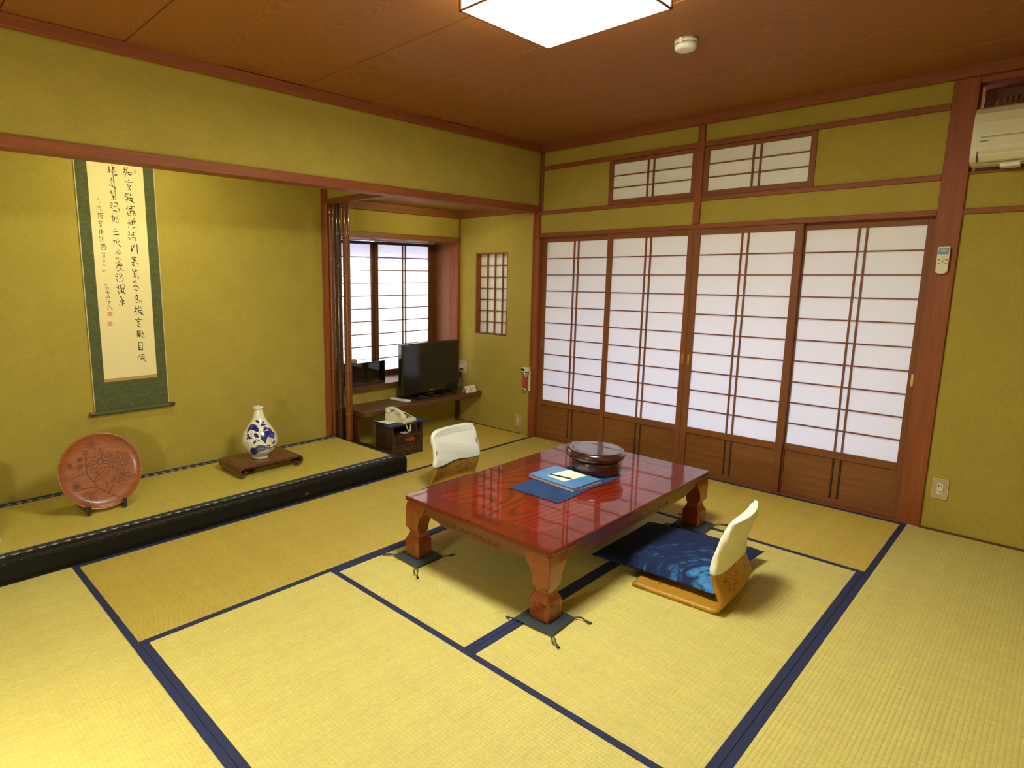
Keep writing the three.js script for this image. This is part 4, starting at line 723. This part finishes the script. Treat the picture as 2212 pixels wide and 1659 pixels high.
// ceiling lamp: square shade of glowing panels in a thin frame
{
  const h = LAMP.half, H = LAMP.y1 - LAMP.y0;
  const t = thing('ceiling_lamp', 'large square glowing lamp on the ceiling', 'ceiling lamp', [LAMP.x, LAMP.y0, LAMP.z]);
  const glow = std({ color: lin(0.9, 0.88, 0.80), emissive: lin(1.0, 0.98, 0.86), emissiveIntensity: 3.2, roughness: 0.8 });
  part(t, 'bottom_panel', bx(-h + 0.004, h - 0.004, 0.002, 0.004, -h + 0.004, h - 0.004), glow, 'glowing lower panel of the shade');
  for (const q of [-1, 1]) { part(t, 'side_panel', bx(-h + 0.004, h - 0.004, 0.004, H, q * (h - 0.003) - 0.001, q * (h - 0.003) + 0.001), glow); part(t, 'side_panel', bx(q * (h - 0.003) - 0.001, q * (h - 0.003) + 0.001, 0.004, H, -h + 0.004, h - 0.004), glow); }
  for (const a of [-1, 1]) for (const b of [-1, 1]) part(t, 'frame_bar', bx(a * h - 0.004, a * h + 0.004, 0, H, b * h - 0.004, b * h + 0.004), M.frame);
  for (const a of [-1, 1]) { part(t, 'frame_bar', bx(-h, h, 0, 0.005, a * h - 0.003, a * h + 0.003), M.frame); part(t, 'frame_bar', bx(a * h - 0.003, a * h + 0.003, 0, 0.005, -h, h), M.frame); }
  rectLight(t, 2 * h - 0.01, 2 * h - 0.01, LAMP.down, LAMP_COLOR, [0, -0.004, 0], [0, -1, 0.0001]);
  for (const q of [-1, 1]) { rectLight(t, 2 * h - 0.01, H - 0.01, LAMP.side, LAMP_COLOR, [0, H / 2, q * (h + 0.006)], [0, 0, q]); rectLight(t, 2 * h - 0.01, H - 0.01, LAMP.side, LAMP_COLOR, [q * (h + 0.006), H / 2, 0], [q, 0, 0]); }
}
// tube lamp hidden behind the lintel of the picture alcove
{
  const t = thing('tube_lamp', 'slim tube lamp hidden behind the alcove lintel', 'lamp', [-0.125, 2.12, 3.02]);
  part(t, 'fitting', bx(-0.020, 0.018, 0.010, 0.055, -0.33, 0.33, { r: 0.003 }), M.white);
  const g = cyl(0.012, 0.012, 0.60, 16); g.rotateX(Math.PI / 2); part(t, 'tube', g, std({ color: lin(0.9, 0.9, 0.8), emissive: lin(1, 0.92, 0.68), emissiveIntensity: 6, roughness: 0.6 }));
  rectLight(t, 0.60, 0.03, TUBE, lin(1.0, 0.94, 0.50), [-0.016, -0.016, 0], [-0.72, -0.70, 0]);
}
{
  const t = thing('tube_lamp', 'short tube lamp hidden behind the lintel of the television nook', 'lamp', [-0.130, 1.999, 0.72]);
  part(t, 'fitting', bx(-0.014, 0.014, 0.008, 0.032, -0.22, 0.22, { r: 0.002 }), M.white);
  const g = cyl(0.008, 0.008, 0.40, 14); g.rotateX(Math.PI / 2); part(t, 'tube', g, std({ color: lin(0.9, 0.9, 0.8), emissive: lin(1, 0.92, 0.68), emissiveIntensity: 6, roughness: 0.6 }));
  rectLight(t, 0.40, 0.02, NOOK_TUBE, lin(1.0, 0.94, 0.50), [-0.014, -0.008, 0], [-0.85, -0.53, 0]);
}
// standing lamp against the wall behind the camera: it throws the soft shadows on the alcove's back wall
{
  const t = thing('floor_lamp', 'slim standing lamp with a small globe by the wall', 'floor lamp', [1.50, 0, 4.44]);
  part(t, 'base', lathe([[0, 0], [0.11, 0], [0.11, 0.012], [0.02, 0.022], [0, 0.022]], 32), M.black); part(t, 'pole', lathe([[0, 0.02], [0.009, 0.02], [0.009, 0.83], [0, 0.83]], 14), M.black);
  const b = new THREE.SphereGeometry(0.065, 24, 16); b.translate(0, 0.90, 0); part(t, 'globe', b, std({ color: lin(0.9, 0.85, 0.7), emissive: lin(1, 0.86, 0.55), emissiveIntensity: 4, roughness: 0.6 }), 'glowing globe');
  const l = new THREE.PointLight(LAMP_COLOR, FLOOR_LAMP); l.name = 'bulb'; l.position.set(0, 0.90, 0); l.shadow.radius = 3.2; l.castShadow = true; t.add(l);
}

// ------------------------------------------------------------------ low table with what lies on it
const TABLE = { x0: 1.017, x1: 1.908, z0: 0.888, z1: 2.428, y: 0.332 };
{
  const figured = dataTexture(1024, 1024, (u, v) => {                      // zelkova panel: long curling figure with two eyes
    const x = u * 1.3 + 0.06 * (fbm(u * 3, v * 3, 3, 3, 81, 3) - 0.5), y = v + 0.10 * (fbm(u * 4, v * 4, 4, 4, 84, 3) - 0.5);
    const e1 = Math.hypot((x - 1.0) * 0.8, (y - 0.36) * 2.2), e2 = Math.hypot((x - 0.2) * 0.7, (y - 0.72) * 2.5), f = Math.min(e1, 0.25 + e2 * 0.9) * 9 + 1.2 * y;
    const s = Math.pow(0.5 + 0.5 * Math.sin(f * 6.283), 5), n = noise(u * 40, v * 260, 40, 260, 86), k = 0.90 - 0.26 * s + 0.10 * n; return [k, k * (0.9 - 0.18 * s), k * (0.85 - 0.2 * s)];
  }, { srgb: true, size: [1.28, 0.64] });
  const gloss = { roughness: 0.4, specularIntensity: 0.3, clearcoat: 0.8, clearcoatRoughness: 0.03 };
  const wood = phys({ map: grainTex, color: lin(0.16, 0.012, 0.002), ...gloss }), panel = phys({ map: figured, color: lin(0.23, 0.020, 0.0025), ...gloss }), legWood = phys({ map: grainTex, color: lin(0.30, 0.058, 0.009), roughness: 0.3, clearcoat: 0.8, clearcoatRoughness: 0.08 });
  const apronWood = phys({ map: grainTex, color: lin(0.16, 0.036, 0.009), roughness: 0.35, clearcoat: 0.5, clearcoatRoughness: 0.12 });
  const cx = (TABLE.x0 + TABLE.x1) / 2, cz = (TABLE.z0 + TABLE.z1) / 2, hx = (TABLE.x1 - TABLE.x0) / 2, hz = (TABLE.z1 - TABLE.z0) / 2, T = TABLE.y;
  const t = thing('low_table', 'large glossy red brown low table with carved legs', 'table', [cx, 0, cz]);
  const IN = 0.126, TH = 0.022;
  // breadboard frame: two long and two short borders round a figured panel, parted by a fine groove
  const rim = (w, l, y0, y1, r) => { const s = new THREE.Shape(), c = 0.022; s.moveTo(-w + c, -l); s.lineTo(w - c, -l); s.quadraticCurveTo(w, -l, w, -l + c); s.lineTo(w, l - c); s.quadraticCurveTo(w, l, w - c, l); s.lineTo(-w + c, l); s.quadraticCurveTo(-w, l, -w, l - c); s.lineTo(-w, -l + c); s.quadraticCurveTo(-w, -l, -w + c, -l); return s; };
  const outer = rim(hx, hz), hole = new THREE.Path(V2([[-hx + IN, -hz + IN], [-hx + IN, hz - IN], [hx - IN, hz - IN], [hx - IN, -hz + IN]])); outer.holes.push(hole);
  const fg = new THREE.ExtrudeGeometry(outer, { depth: TH - 0.010, bevelEnabled: true, bevelThickness: 0.005, bevelSize: 0.0045, bevelOffset: -0.0045, bevelSegments: 4, curveSegments: 6 }); fg.rotateX(Math.PI / 2); fg.translate(0, T - 0.005, 0);
  part(t, 'top_border', metreUV(fg, 2), wood);
  part(t, 'top_panel', bx(-hx + IN - 0.0035, hx - IN + 0.0035, T - 0.016, T - 0.0006, -hz + IN - 0.0035, hz - IN + 0.0035, { r: 0.002, grain: 2, shift: false }), panel);
  part(t, 'underside', bx(-hx + 0.05, hx - 0.05, T - 0.030, T - 0.017, -hz + 0.05, hz - 0.05), apronWood);
  const low = new THREE.ExtrudeGeometry(rim(hx - 0.009, hz - 0.009), { depth: 0.010, bevelEnabled: true, bevelThickness: 0.003, bevelSize: 0.003, bevelOffset: -0.003, bevelSegments: 3, curveSegments: 6 }); low.rotateX(Math.PI / 2); low.translate(0, T - TH - 0.003, 0);
  part(t, 'moulding', metreUV(low, 2), apronWood);
  // aprons with a cusped lower edge
  const edge = (L) => { const p = []; const half = (s) => [[0, 0.046], [0.055, 0.043], [0.085, 0.036], [0.105, 0.038], [0.125, 0.054], [L, 0.062]].map(([d, y]) => [s * (L - d), -y]); const a = half(1), b = half(-1).reverse(); return [[-L, 0], [L, 0], ...a.slice(0, 5), ...b.slice(1)]; };
  const yA = T - TH - 0.012;
  const apron = (L, th) => { const pts = [[-L, 0], [-L, -0.040], [-L + 0.03, -0.034], [-L + 0.07, -0.036], [-L + 0.115, -0.046], [-L + 0.135, -0.046], [-L + 0.155, -0.058], [-L + 0.19, -0.060], [L - 0.19, -0.060], [L - 0.155, -0.058], [L - 0.135, -0.046], [L - 0.115, -0.046], [L - 0.07, -0.036], [L - 0.03, -0.034], [L, -0.040], [L, 0]]; return extrude(pts, th, { bevel: 0.003 }); };
  const curl = (x, y, s, dir) => { const p = []; for (let i = 0; i <= 16; i++) { const a = i / 16 * 7.5, r = s * (1 - i / 20); p.push([x + dir * Math.cos(a) * r, y + Math.sin(a) * r * 0.75, 0]); } return tube(p, 0.0020, 36, 5); };
  const carving = (L) => { const g = []; for (const d of [-1, 1]) { g.push(curl(d * L * 0.42, -0.040, 0.013, d), curl(d * L * 0.31, -0.034, 0.009, -d), curl(d * 0.02, -0.036, 0.010, d), tube([[d * L * 0.38, -0.044, 0], [d * L * 0.25, -0.044, 0], [d * L * 0.16, -0.038, 0], [d * 0.03, -0.042, 0]], 0.0018, 24, 5), curl(d * L * 0.16, -0.032, 0.008, d)); } return merge(g); };
  for (const q of [-1, 1]) {
    const a = part(t, 'apron', metreUV(apron(hx - 0.09, 0.022), 0), apronWood); a.position.set(0, yA, q * (hz - 0.030));
    const ca = part(a, 'carved_scroll', carving(hx - 0.09), apronWood); ca.position.z = q * 0.0115;
    const b = part(t, 'apron', metreUV(apron(hz - 0.10, 0.022), 0), apronWood); b.position.set(q * (hx - 0.030), yA, 0); b.rotation.y = Math.PI / 2;
    const cb = part(b, 'carved_scroll', carving(hz - 0.10), apronWood); cb.position.z = q * 0.0115;
  }
  // legs: square block foot, waisted neck, swelling shoulder that runs into the aprons
  const PR = [[0.0, 0.0475, 0.0475], [0.003, 0.0490, 0.0490], [0.082, 0.0490, 0.0490], [0.088, 0.046, 0.046], [0.104, 0.038, 0.038], [0.118, 0.0335, 0.0335], [0.126, 0.033, 0.033], [0.130, 0.036, 0.036], [0.140, 0.0385, 0.038], [0.146, 0.0470, 0.0385], [0.165, 0.0485, 0.040], [0.195, 0.0490, 0.047], [0.220, 0.0490, 0.060], [0.238, 0.0490, 0.076], [0.250, 0.0480, 0.082], [0.270, 0.0450, 0.082], [0.281, 0.0430, 0.082]];
  const legGeo = () => {                                                   // outer faces towards +x and +z
    const pos = [], idx = [], n = PR.length, c = 0.006;
    for (const [y, o, i] of PR) for (const [x, z] of [[o - c, o], [o, o - c], [o, -i + c], [o - c, -i], [-i + c, -i], [-i, -i + c], [-i, o - c], [-i + c, o]]) pos.push(x, y, z);
    for (let k = 0; k + 1 < n; k++) for (let j = 0; j < 8; j++) { const a = k * 8 + j, b = k * 8 + (j + 1) % 8; idx.push(a, b, a + 8, b, b + 8, a + 8); }
    for (let j = 1; j < 7; j++) { idx.push(0, j + 1, j); const q = (n - 1) * 8; idx.push(q, q + j, q + j + 1); }
    const g = new THREE.BufferGeometry(); g.setAttribute('position', new THREE.Float32BufferAttribute(pos, 3)); g.setIndex(idx);
    const f = g.toNonIndexed(); f.computeVertexNormals(); return metreUV(f, 1);
  };
  // stepped diamond carving on the outer faces of the foot
  const steps = () => { const g = []; for (let k = 0; k < 5; k++) { const a = 0.036 - k * 0.0075; for (const [x0, x1, y0, y1] of [[-a, a, a - 0.0035, a], [-a, a, -a, -a + 0.0035], [-a, -a + 0.0035, -a, a], [a - 0.0035, a, -a, a]]) g.push(bx(x0, x1, y0, y1, -0.0005, 0.0016 - k * 0.0002)); } return merge(g); };
  for (const sx of [-1, 1]) for (const sz of [-1, 1]) {
    const l = part(t, 'leg', legGeo(), legWood); l.position.set(sx * (hx - 0.0515), 0.021, sz * (hz - 0.0525)); l.rotation.y = sx > 0 ? (sz > 0 ? 0 : Math.PI / 2) : (sz > 0 ? -Math.PI / 2 : Math.PI);
    const a = part(l, 'carved_diamond', steps(), legWood); a.position.set(0, 0.042, 0.0490); const b = part(l, 'carved_diamond', steps(), legWood); b.position.set(0.0490, 0.042, 0); b.rotation.y = Math.PI / 2;
  }
}
// small tasselled pads under the table legs
{
  const pad = std({ map: clothTex, bumpMap: clothBump, bumpScale: 0.0003, color: lin(0.045, 0.062, 0.075), roughness: 0.9 }), yarn = std({ color: lin(0.035, 0.042, 0.045), roughness: 0.95 });
  const words = ['grey blue tasselled pad under the table leg with the bright corner, beside the blue cushion', 'grey blue tasselled pad under the table leg nearest the raised alcove', 'grey blue tasselled pad under the table leg nearest the paper doors', 'grey blue tasselled pad under the far hidden table leg'];
  [[1.8565, 2.3755, 0.06], [1.0685, 2.3755, -0.03], [1.8565, 0.9405, 0.03], [1.0685, 0.9405, 0]].forEach(([x, z, a], i) => {
    const t = thing('leg_pad', words[i], 'pad', [x, 0.002, z], { turn: a, group: 'pads under the table legs' });
    const h = 0.092;
    const build = (top) => { const q = new THREE.PlaneGeometry(2 * h, 2 * h, 16, 16); q.rotateX(-Math.PI / 2); const pp = q.attributes.position; for (let k = 0; k < pp.count; k++) { const u = pp.getX(k) / h, v = pp.getZ(k) / h, e = Math.sqrt(Math.max(0, 1 - Math.pow(Math.abs(u), 6)) * Math.max(0, 1 - Math.pow(Math.abs(v), 6))); pp.setY(k, 0.006 + (top ? 0.0126 * e - 0.0035 * e * smooth(0.75, 0.3, Math.max(Math.abs(u), Math.abs(v))) : -0.006 * e)); } q.computeVertexNormals(); return q; };
    part(t, 'pad_body', merge([build(true), build(false)]), pad);
    const q = rng(80 + i);
    for (const sx of [-1, 1]) for (const sz of [-1, 1]) { const b = (q() - 0.5) * 0.05, c = (q() - 0.5) * 0.05; part(t, 'tassel', merge([tube([[sx * h * 0.97, 0.007, sz * h * 0.97], [sx * (h + 0.018) + b * 0.3, 0.010, sz * (h + 0.012)], [sx * (h + 0.034) + b, 0.004, sz * (h + 0.026) + c], [sx * (h + 0.046) + b * 1.4, 0.005, sz * (h + 0.032) + c * 1.4]], 0.0026, 16, 6), tube([[sx * h * 0.97, 0.007, sz * h * 0.97], [sx * (h + 0.010), 0.008, sz * (h + 0.016) + c * 0.4], [sx * (h + 0.030) + b, 0.0035, sz * (h + 0.034) + c]], 0.0022, 14, 6), tube([[sx * (h + 0.034) + b, 0.005, sz * (h + 0.027) + c], [sx * (h + 0.050) + b * 1.4, 0.005, sz * (h + 0.036) + c * 1.4]], 0.0045, 6, 7)]), yarn); }
  });
}
// things on the table top
const TOP = TABLE.y + 0.0012;
{
  const dye = dataTexture(256, 256, (u, v) => { const a = fbm(u * 5, v * 5, 5, 5, 91, 4), b = noise(u * 120, v * 120, 120, 120, 92), k = 0.75 + 0.3 * a + 0.15 * b; return [0.07 * k + 0.05 * a, 0.19 * k + 0.06 * a, 0.36 * k + 0.08 * a]; }, { srgb: true, size: [0.3, 0.3] });
  const t = thing('table_cloth', 'indigo cloth strip with frayed ends on the table', 'cloth', [1.462, TOP, 1.665]);
  const m = std({ map: dye, roughness: 0.9 });
  part(t, 'cloth', sheet((s, q) => V3(lerp(-0.153, 0.150, q) + 0.004 * Math.sin(s * 9), 0.0012 + 0.0009 * Math.sin(s * 17 + q * 5) * Math.sin(q * 6), lerp(-0.29, 0.288, s)), 40, 20, 0.0012), m);
  const r = rng(17), fr = []; for (let i = 0; i < 46; i++) { const x = -0.152 + i * 0.0066 + (r() - 0.5) * 0.004, l = 0.006 + r() * 0.016; fr.push(tube([[x, 0.0013, 0.286], [x + (r() - 0.5) * 0.006, 0.002, 0.286 + l * 0.5], [x + (r() - 0.5) * 0.012, 0.0012, 0.286 + l]], 0.0009, 4, 4)); }
  part(t, 'frayed_edge', merge(fr), m);
}
{
  const b = thing('lacquer_box', 'round dark brown lacquered box with lid on the table', 'box', [1.458, TOP + 0.002, 1.372]);
  const lac = phys({ color: lin(0.042, 0.008, 0.006), roughness: 0.25, clearcoat: 1, clearcoatRoughness: 0.03 });
  part(b, 'body', lathe([[0, 0], [0.128, 0], [0.138, 0.004], [0.143, 0.014], [0.145, 0.06], [0.145, 0.092], [0, 0.092]], 72, 0), lac);
  const lid = [[0, 0.131], [0.100, 0.131], [0.136, 0.1305], [0.143, 0.1315], [0.152, 0.127], [0.1600, 0.116], [0.1620, 0.104], [0.1600, 0.094], [0.156, 0.086], [0.150, 0.082], [0.147, 0.082], [0.146, 0.090], [0, 0.094]];
  part(b, 'lid', lathe(lid, 72, 70), lac);
}
{
  const blueTex = canvasTexture(512, 512, (g, w, h) => { g.fillStyle = '#4f8cc4'; g.fillRect(0, 0, w, h); const r = rng(31); for (let i = 0; i < 700; i++) { g.fillStyle = `rgba(${40 + r() * 90},${90 + r() * 90},${150 + r() * 80},0.06)`; g.beginPath(); g.arc(r() * w, r() * h, 10 + r() * 50, 0, 6.3); g.fill(); } g.fillStyle = '#e4eef4'; g.fillRect(w - 60, 26, 34, 5); });
  const place = (o) => { o.position.set(1.437, o.userData.y, 1.632); o.rotation.y = -0.10; };
  let y = TOP + 0.0032;
  const book = (name, label, cat, th, w, l, mats, dx = 0, dz = 0, tw = 0) => {
    const o = thing(name, label, cat, [1.437 + dx, y, 1.642 + dz], { turn: -0.08 + tw });
    part(o, 'pages', bx(-w / 2 + 0.002, w / 2 - 0.002, 0.0008, th - 0.0008, -l / 2 + 0.002, l / 2 - 0.001), mats[1]);
    const cov = bx(-w / 2, w / 2, th - 0.0008, th, -l / 2, l / 2), p = cov.attributes.position, uv = cov.attributes.uv; for (let i = 0; i < p.count; i++) uv.setXY(i, p.getX(i) / w + 0.5, 0.5 - p.getZ(i) / l);
    part(o, 'cover', cov, mats[0]); part(o, 'back_cover', bx(-w / 2, w / 2, 0, 0.0008, -l / 2, l / 2), mats[0]); y += th + 0.0003; return o;
  };
  const pale = std({ color: lin(0.80, 0.78, 0.72), roughness: 0.7 });
  book('booklet', 'white booklet at the bottom of the pile on the table', 'booklet', 0.006, 0.305, 0.232, [pale, pale]);
  book('booklet', 'pink and orange edged booklet under the blue folder', 'booklet', 0.006, 0.303, 0.232, [std({ color: lin(0.55, 0.10, 0.09), roughness: 0.5 }), std({ color: lin(0.75, 0.42, 0.30), roughness: 0.7 })], 0.001, 0.002, 0.01);
  book('folder', 'glossy blue folder on top of the booklets', 'folder', 0.005, 0.305, 0.234, [phys({ map: blueTex, roughness: 0.35, clearcoat: 0.3, clearcoatRoughness: 0.2 }), std({ color: lin(0.10, 0.10, 0.42), roughness: 0.5 })], 0, 0, 0.0);
  const note = canvasTexture(256, 256, (g, w, h) => { g.fillStyle = '#f7f2da'; g.fillRect(0, 0, w, h); g.fillStyle = '#b9b49c'; for (let i = 0; i < 7; i++) g.fillRect(200, 60 + i * 22, 26, 3); for (let i = 0; i < 8; i++) g.fillRect(30 + (i * 37) % 190, 40 + (i * 53) % 180, 5, 3); });
  const pad = single('notepad', bx(-0.062, 0.062, 0, 0.0022, -0.085, 0.085), std({ map: note, roughness: 0.8 }), 'small cream memo sheet lying on the blue folder', 'notepad');
  { const p = pad.geometry.attributes.position, uv = pad.geometry.attributes.uv; for (let i = 0; i < p.count; i++) uv.setXY(i, p.getX(i) / 0.124 + 0.5, 0.5 - p.getZ(i) / 0.170); }
  pad.position.set(1.438, y + 0.0002, 1.622); pad.rotation.y = -0.16;
  const pen = thing('pencil', 'dark pencil lying across the memo sheet', 'pencil', [1.432, y + 0.0064, 1.672], { turn: 0.16 });
  const barrel = cyl(0.0038, 0.0038, 0.120, 6); barrel.rotateZ(Math.PI / 2); part(pen, 'barrel', barrel, phys({ color: lin(0.012, 0.014, 0.016), roughness: 0.25, clearcoat: 1 }));
  const tip = cyl(0.0004, 0.0036, 0.016, 10); tip.rotateZ(-Math.PI / 2); tip.translate(0.068, 0, 0); part(pen, 'tip', tip, std({ color: lin(0.55, 0.30, 0.14), roughness: 0.7 }));
}

// ------------------------------------------------------------------ legless floor chairs and cushions
const brocade = canvasTexture(1024, 1024, (g, w, h) => {
  g.fillStyle = '#b5811c'; g.fillRect(0, 0, w, h); const r = rng(44);
  for (let i = 0; i < 9000; i++) { g.fillStyle = `rgba(${120 + r() * 110},${80 + r() * 70},${10 + r() * 30},0.25)`; g.fillRect(r() * w, r() * h, 1 + r() * 4, 1); }
  g.strokeStyle = '#d2a542'; g.lineWidth = 3; for (let y = 0; y < 8; y++) for (let x = 0; x < 8; x++) { const cx = (x + (y % 2) * 0.5) * 128, cy = y * 128 + 64; g.beginPath(); for (let k = 0; k <= 36; k++) { const a = k / 36 * 6.283, q = 44 * (1 + 0.22 * Math.cos(6 * a)); g.lineTo(cx + Math.cos(a) * q, cy + Math.sin(a) * q); } g.stroke(); }
  const medal = (cx, cy, s) => {
    for (let k = 0; k < 8; k++) { const a = k / 8 * 6.283; g.save(); g.translate(cx + Math.cos(a) * s * 0.72, cy + Math.sin(a) * s * 0.72); g.rotate(a); g.fillStyle = '#b9661e'; g.beginPath(); g.ellipse(0, 0, s * 0.26, s * 0.20, 0, 0, 6.283); g.fill(); g.strokeStyle = '#5e4a12'; g.lineWidth = 5; g.stroke(); g.fillStyle = '#4a5a1c'; g.beginPath(); g.ellipse(s * 0.34, 0, s * 0.07, s * 0.13, 0, 0, 6.283); g.fill(); g.restore(); }
    for (let k = 0; k < 6; k++) { const a = k / 6 * 6.283; g.save(); g.translate(cx + Math.cos(a) * s * 0.28, cy + Math.sin(a) * s * 0.28); g.rotate(a); g.strokeStyle = '#dcb24a'; g.fillStyle = '#a85a1c'; g.lineWidth = 4; g.beginPath(); g.ellipse(0, 0, s * 0.24, s * 0.11, 0, 0, 6.283); g.fill(); g.stroke(); g.restore(); }
  };
  for (const [x, y] of [[256, 256], [768, 768], [768, 256 - 512], [256, 256 + 1024]]) medal(x, y, 150); medal(768, 256, 95); medal(256, 768, 95);
});
brocade.repeat.set(1 / 0.40, 1 / 0.40);
M.brocade = phys({ map: brocade, color: lin(0.95, 0.95, 0.95), roughness: 0.5, sheen: 0.3, sheenColor: lin(1, 0.8, 0.3), sheenRoughness: 0.4 });
const creases = dataTexture(512, 512, (u, v) => { let a = 0; for (const [k, m2, s] of [[3, 2, 0], [5, -3, 2], [2, 6, 4]]) { const q = u * k + v * m2 + 0.5 * fbm(u * 3, v * 3, 3, 3, 97 + s, 3); a += Math.pow(0.5 + 0.5 * Math.sin(q * 6.283), 6); } return clamp(0.3 + 0.3 * a + 0.2 * fbm(u * 6, v * 6, 6, 6, 99, 3)); }, { size: [0.46, 0.34] });
M.linen = std({ map: clothTex, bumpMap: creases, bumpScale: 0.002, color: lin(1.0, 0.98, 0.88), roughness: 0.9 });
// Own axes: the sitter faces -x, the chair's back rises at x = 0, width along z.
function floorChair(label, [x, z], turn, height) {
  const t = thing('floor_chair', label, 'floor chair', [x, 0.0025, z], { turn, group: 'legless floor chairs at the table' });
  const D = 0.40, r = 0.055, th = 0.017, flat = D - r, arc = r * Math.PI / 2, up = height - r, total = flat + arc + up;
  const side = (s) => {                                                    // distance along the board -> [x, y]
    let d = s * total; if (d < flat) return [-D + d, th / 2];
    d -= flat; if (d < arc) { const a = d / r; return [-r + Math.sin(a) * r, th / 2 + r - Math.cos(a) * r]; }
    d -= arc; const q = d / up; return [-0.030 * Math.sin(Math.PI * Math.min(1, q * 1.15)) * 1.0 + 0.012 * q * q, th / 2 + r + d];
  };
  const width = (s) => { const d = s * total; return lerp(0.43, 0.395, smooth(flat + arc, total, d)); };
  const surf = (s, q) => { const [a, b] = side(s), k = (q - 0.5) * 2, back = smooth(flat * 0.9, flat + arc + 0.1, s * total), cr = s > 0.97 ? 1 - 0.10 * Math.pow((s - 0.97) / 0.03, 2) : 1; return V3(a - back * 0.028 * k * k, b + (s > 0.94 ? -0.014 * Math.pow(Math.abs(k), 6) * ((s - 0.94) / 0.06) : 0), k * width(s) / 2 * cr); };
  part(t, 'bent_board', sheet(surf, 60, 24, th), M.brocade, 'gold brocade covered seat and back');
  const h0 = (flat + arc + up * 0.34) / total;
  const cov = sheet((s, q) => { const v = lerp(h0, 1.0, s), p = surf(Math.min(v, 1), q); p.z *= 1.055 + 0.008 * Math.sin(s * 20); p.y += s > 0.97 ? 0.006 : 0; p.y -= (1 - s) * 0.006 * Math.sin(q * 9); return p; }, 40, 30, (s, q) => 0.032 - 0.012 * Math.pow(Math.abs(q * 2 - 1), 8) + 0.004 * Math.sin(s * 11 + q * 6));
  part(t, 'white_cover', cov, M.linen, 'white linen slip cover');
  return t;
}
floorChair('floor chair with gold brocade back standing beside the large blue cushion in full view', [2.348, 1.602], 0.075, 0.395);
floorChair('floor chair behind the table on the side of the alcove', [0.405, 1.462], Math.PI, 0.395);
const tieDye = canvasTexture(1024, 1024, (g, w, h) => {
  g.fillStyle = '#0f2350'; g.fillRect(0, 0, w, h); const r = rng(55), cx = 0.93 * w, cy = 0.13 * h;
  for (const [q, lw, a] of [[620, 34, 0.30], [560, 22, 0.12], [480, 46, 0.34], [400, 20, 0.18], [300, 60, 0.36], [230, 22, 0.2], [120, 70, 0.5], [60, 60, 0.5]]) for (let k = 0; k < 90; k++) {
    const a0 = r() * 6.283, s = 0.04 + r() * 0.10; g.strokeStyle = `rgba(${70 + r() * 50},${140 + r() * 50},${200 + r() * 30},${a * r()})`; g.lineWidth = lw * (0.2 + r() * 0.8); g.beginPath(); g.arc(cx, cy, q + (r() - 0.5) * lw * 1.4, a0, a0 + s * (0.6 + 400 / (q + 60))); g.stroke();
  }
  for (let i = 0; i < 14000; i++) { g.fillStyle = `rgba(6,14,40,0.16)`; g.fillRect(r() * w, r() * h, 1, 2 + r() * 5); }
});
function cushion(label, corners, thick, base, mat, group) {                // corners A, B, C, D in world x, z; base(x) gives the height it lies on
  const n = 40, pos = [], uv = [], idx = [], cxy = corners.reduce((a, c) => [a[0] + c[0] / 4, a[1] + c[1] / 4], [0, 0]);
  const P = (u, v, top) => {
    const a = (u + 1) / 2, b = (v + 1) / 2, k = 1 - 0.045 * (1 - Math.abs(u) ** 3) * Math.abs(v) ** 3 - 0.045 * (1 - Math.abs(v) ** 3) * Math.abs(u) ** 3;
    let x = lerp(lerp(corners[0][0], corners[3][0], a), lerp(corners[1][0], corners[2][0], a), b), z = lerp(lerp(corners[0][1], corners[3][1], a), lerp(corners[1][1], corners[2][1], a), b);
    x = cxy[0] + (x - cxy[0]) * k; z = cxy[1] + (z - cxy[1]) * k;
    const e = Math.pow(Math.max(0, 1 - Math.pow(Math.abs(u), 5)), 0.55) * Math.pow(Math.max(0, 1 - Math.pow(Math.abs(v), 5)), 0.55), wr = 0.006 * e * (fbm(u * 3 + 9, v * 3 + 9, 64, 64, 103, 3) - 0.5) - 0.010 * e * Math.exp(-(u * u + v * v) * 14);
    return [x, base(x, z) + thick * 0.42 + (top ? thick * 0.58 * e + wr : -thick * 0.42 * e), z];
  };
  for (const top of [1, 0]) for (let i = 0; i <= n; i++) for (let j = 0; j <= n; j++) { const u = i / n * 2 - 1, v = j / n * 2 - 1; pos.push(...P(u, v, top)); uv.push(i / n, 1 - j / n); }
  const W = n + 1, O = W * W; for (let i = 0; i < n; i++) for (let j = 0; j < n; j++) { const a = i * W + j; idx.push(a, a + W + 1, a + W, a, a + 1, a + W + 1, O + a, O + a + W, O + a + W + 1, O + a, O + a + W + 1, O + a + 1); }
  const g = new THREE.BufferGeometry(); g.setAttribute('position', new THREE.Float32BufferAttribute(pos, 3)); g.setAttribute('uv', new THREE.Float32BufferAttribute(uv, 2)); g.setIndex(idx); g.computeVertexNormals();
  return single('floor_cushion', g, mat, label, 'cushion', { group });
}
M.tieDye = std({ map: tieDye, color: lin(0.62, 0.78, 0.85), roughness: 0.95 });
cushion('large indigo tie dyed cushion reaching under the table beside the chair in full view', [[1.715, 1.803], [1.714, 1.203], [2.298, 1.130], [2.300, 1.750]], 0.072, (x) => 0.021 + 0.004, M.tieDye);
cushion('indigo tie dyed cushion on the chair across the table', [[1.00, 1.20], [1.00, 1.80], [0.445, 1.800], [0.455, 1.225]], 0.066, (x) => 0.021 + 0.004, M.tieDye);

renderer.render(scene, camera);
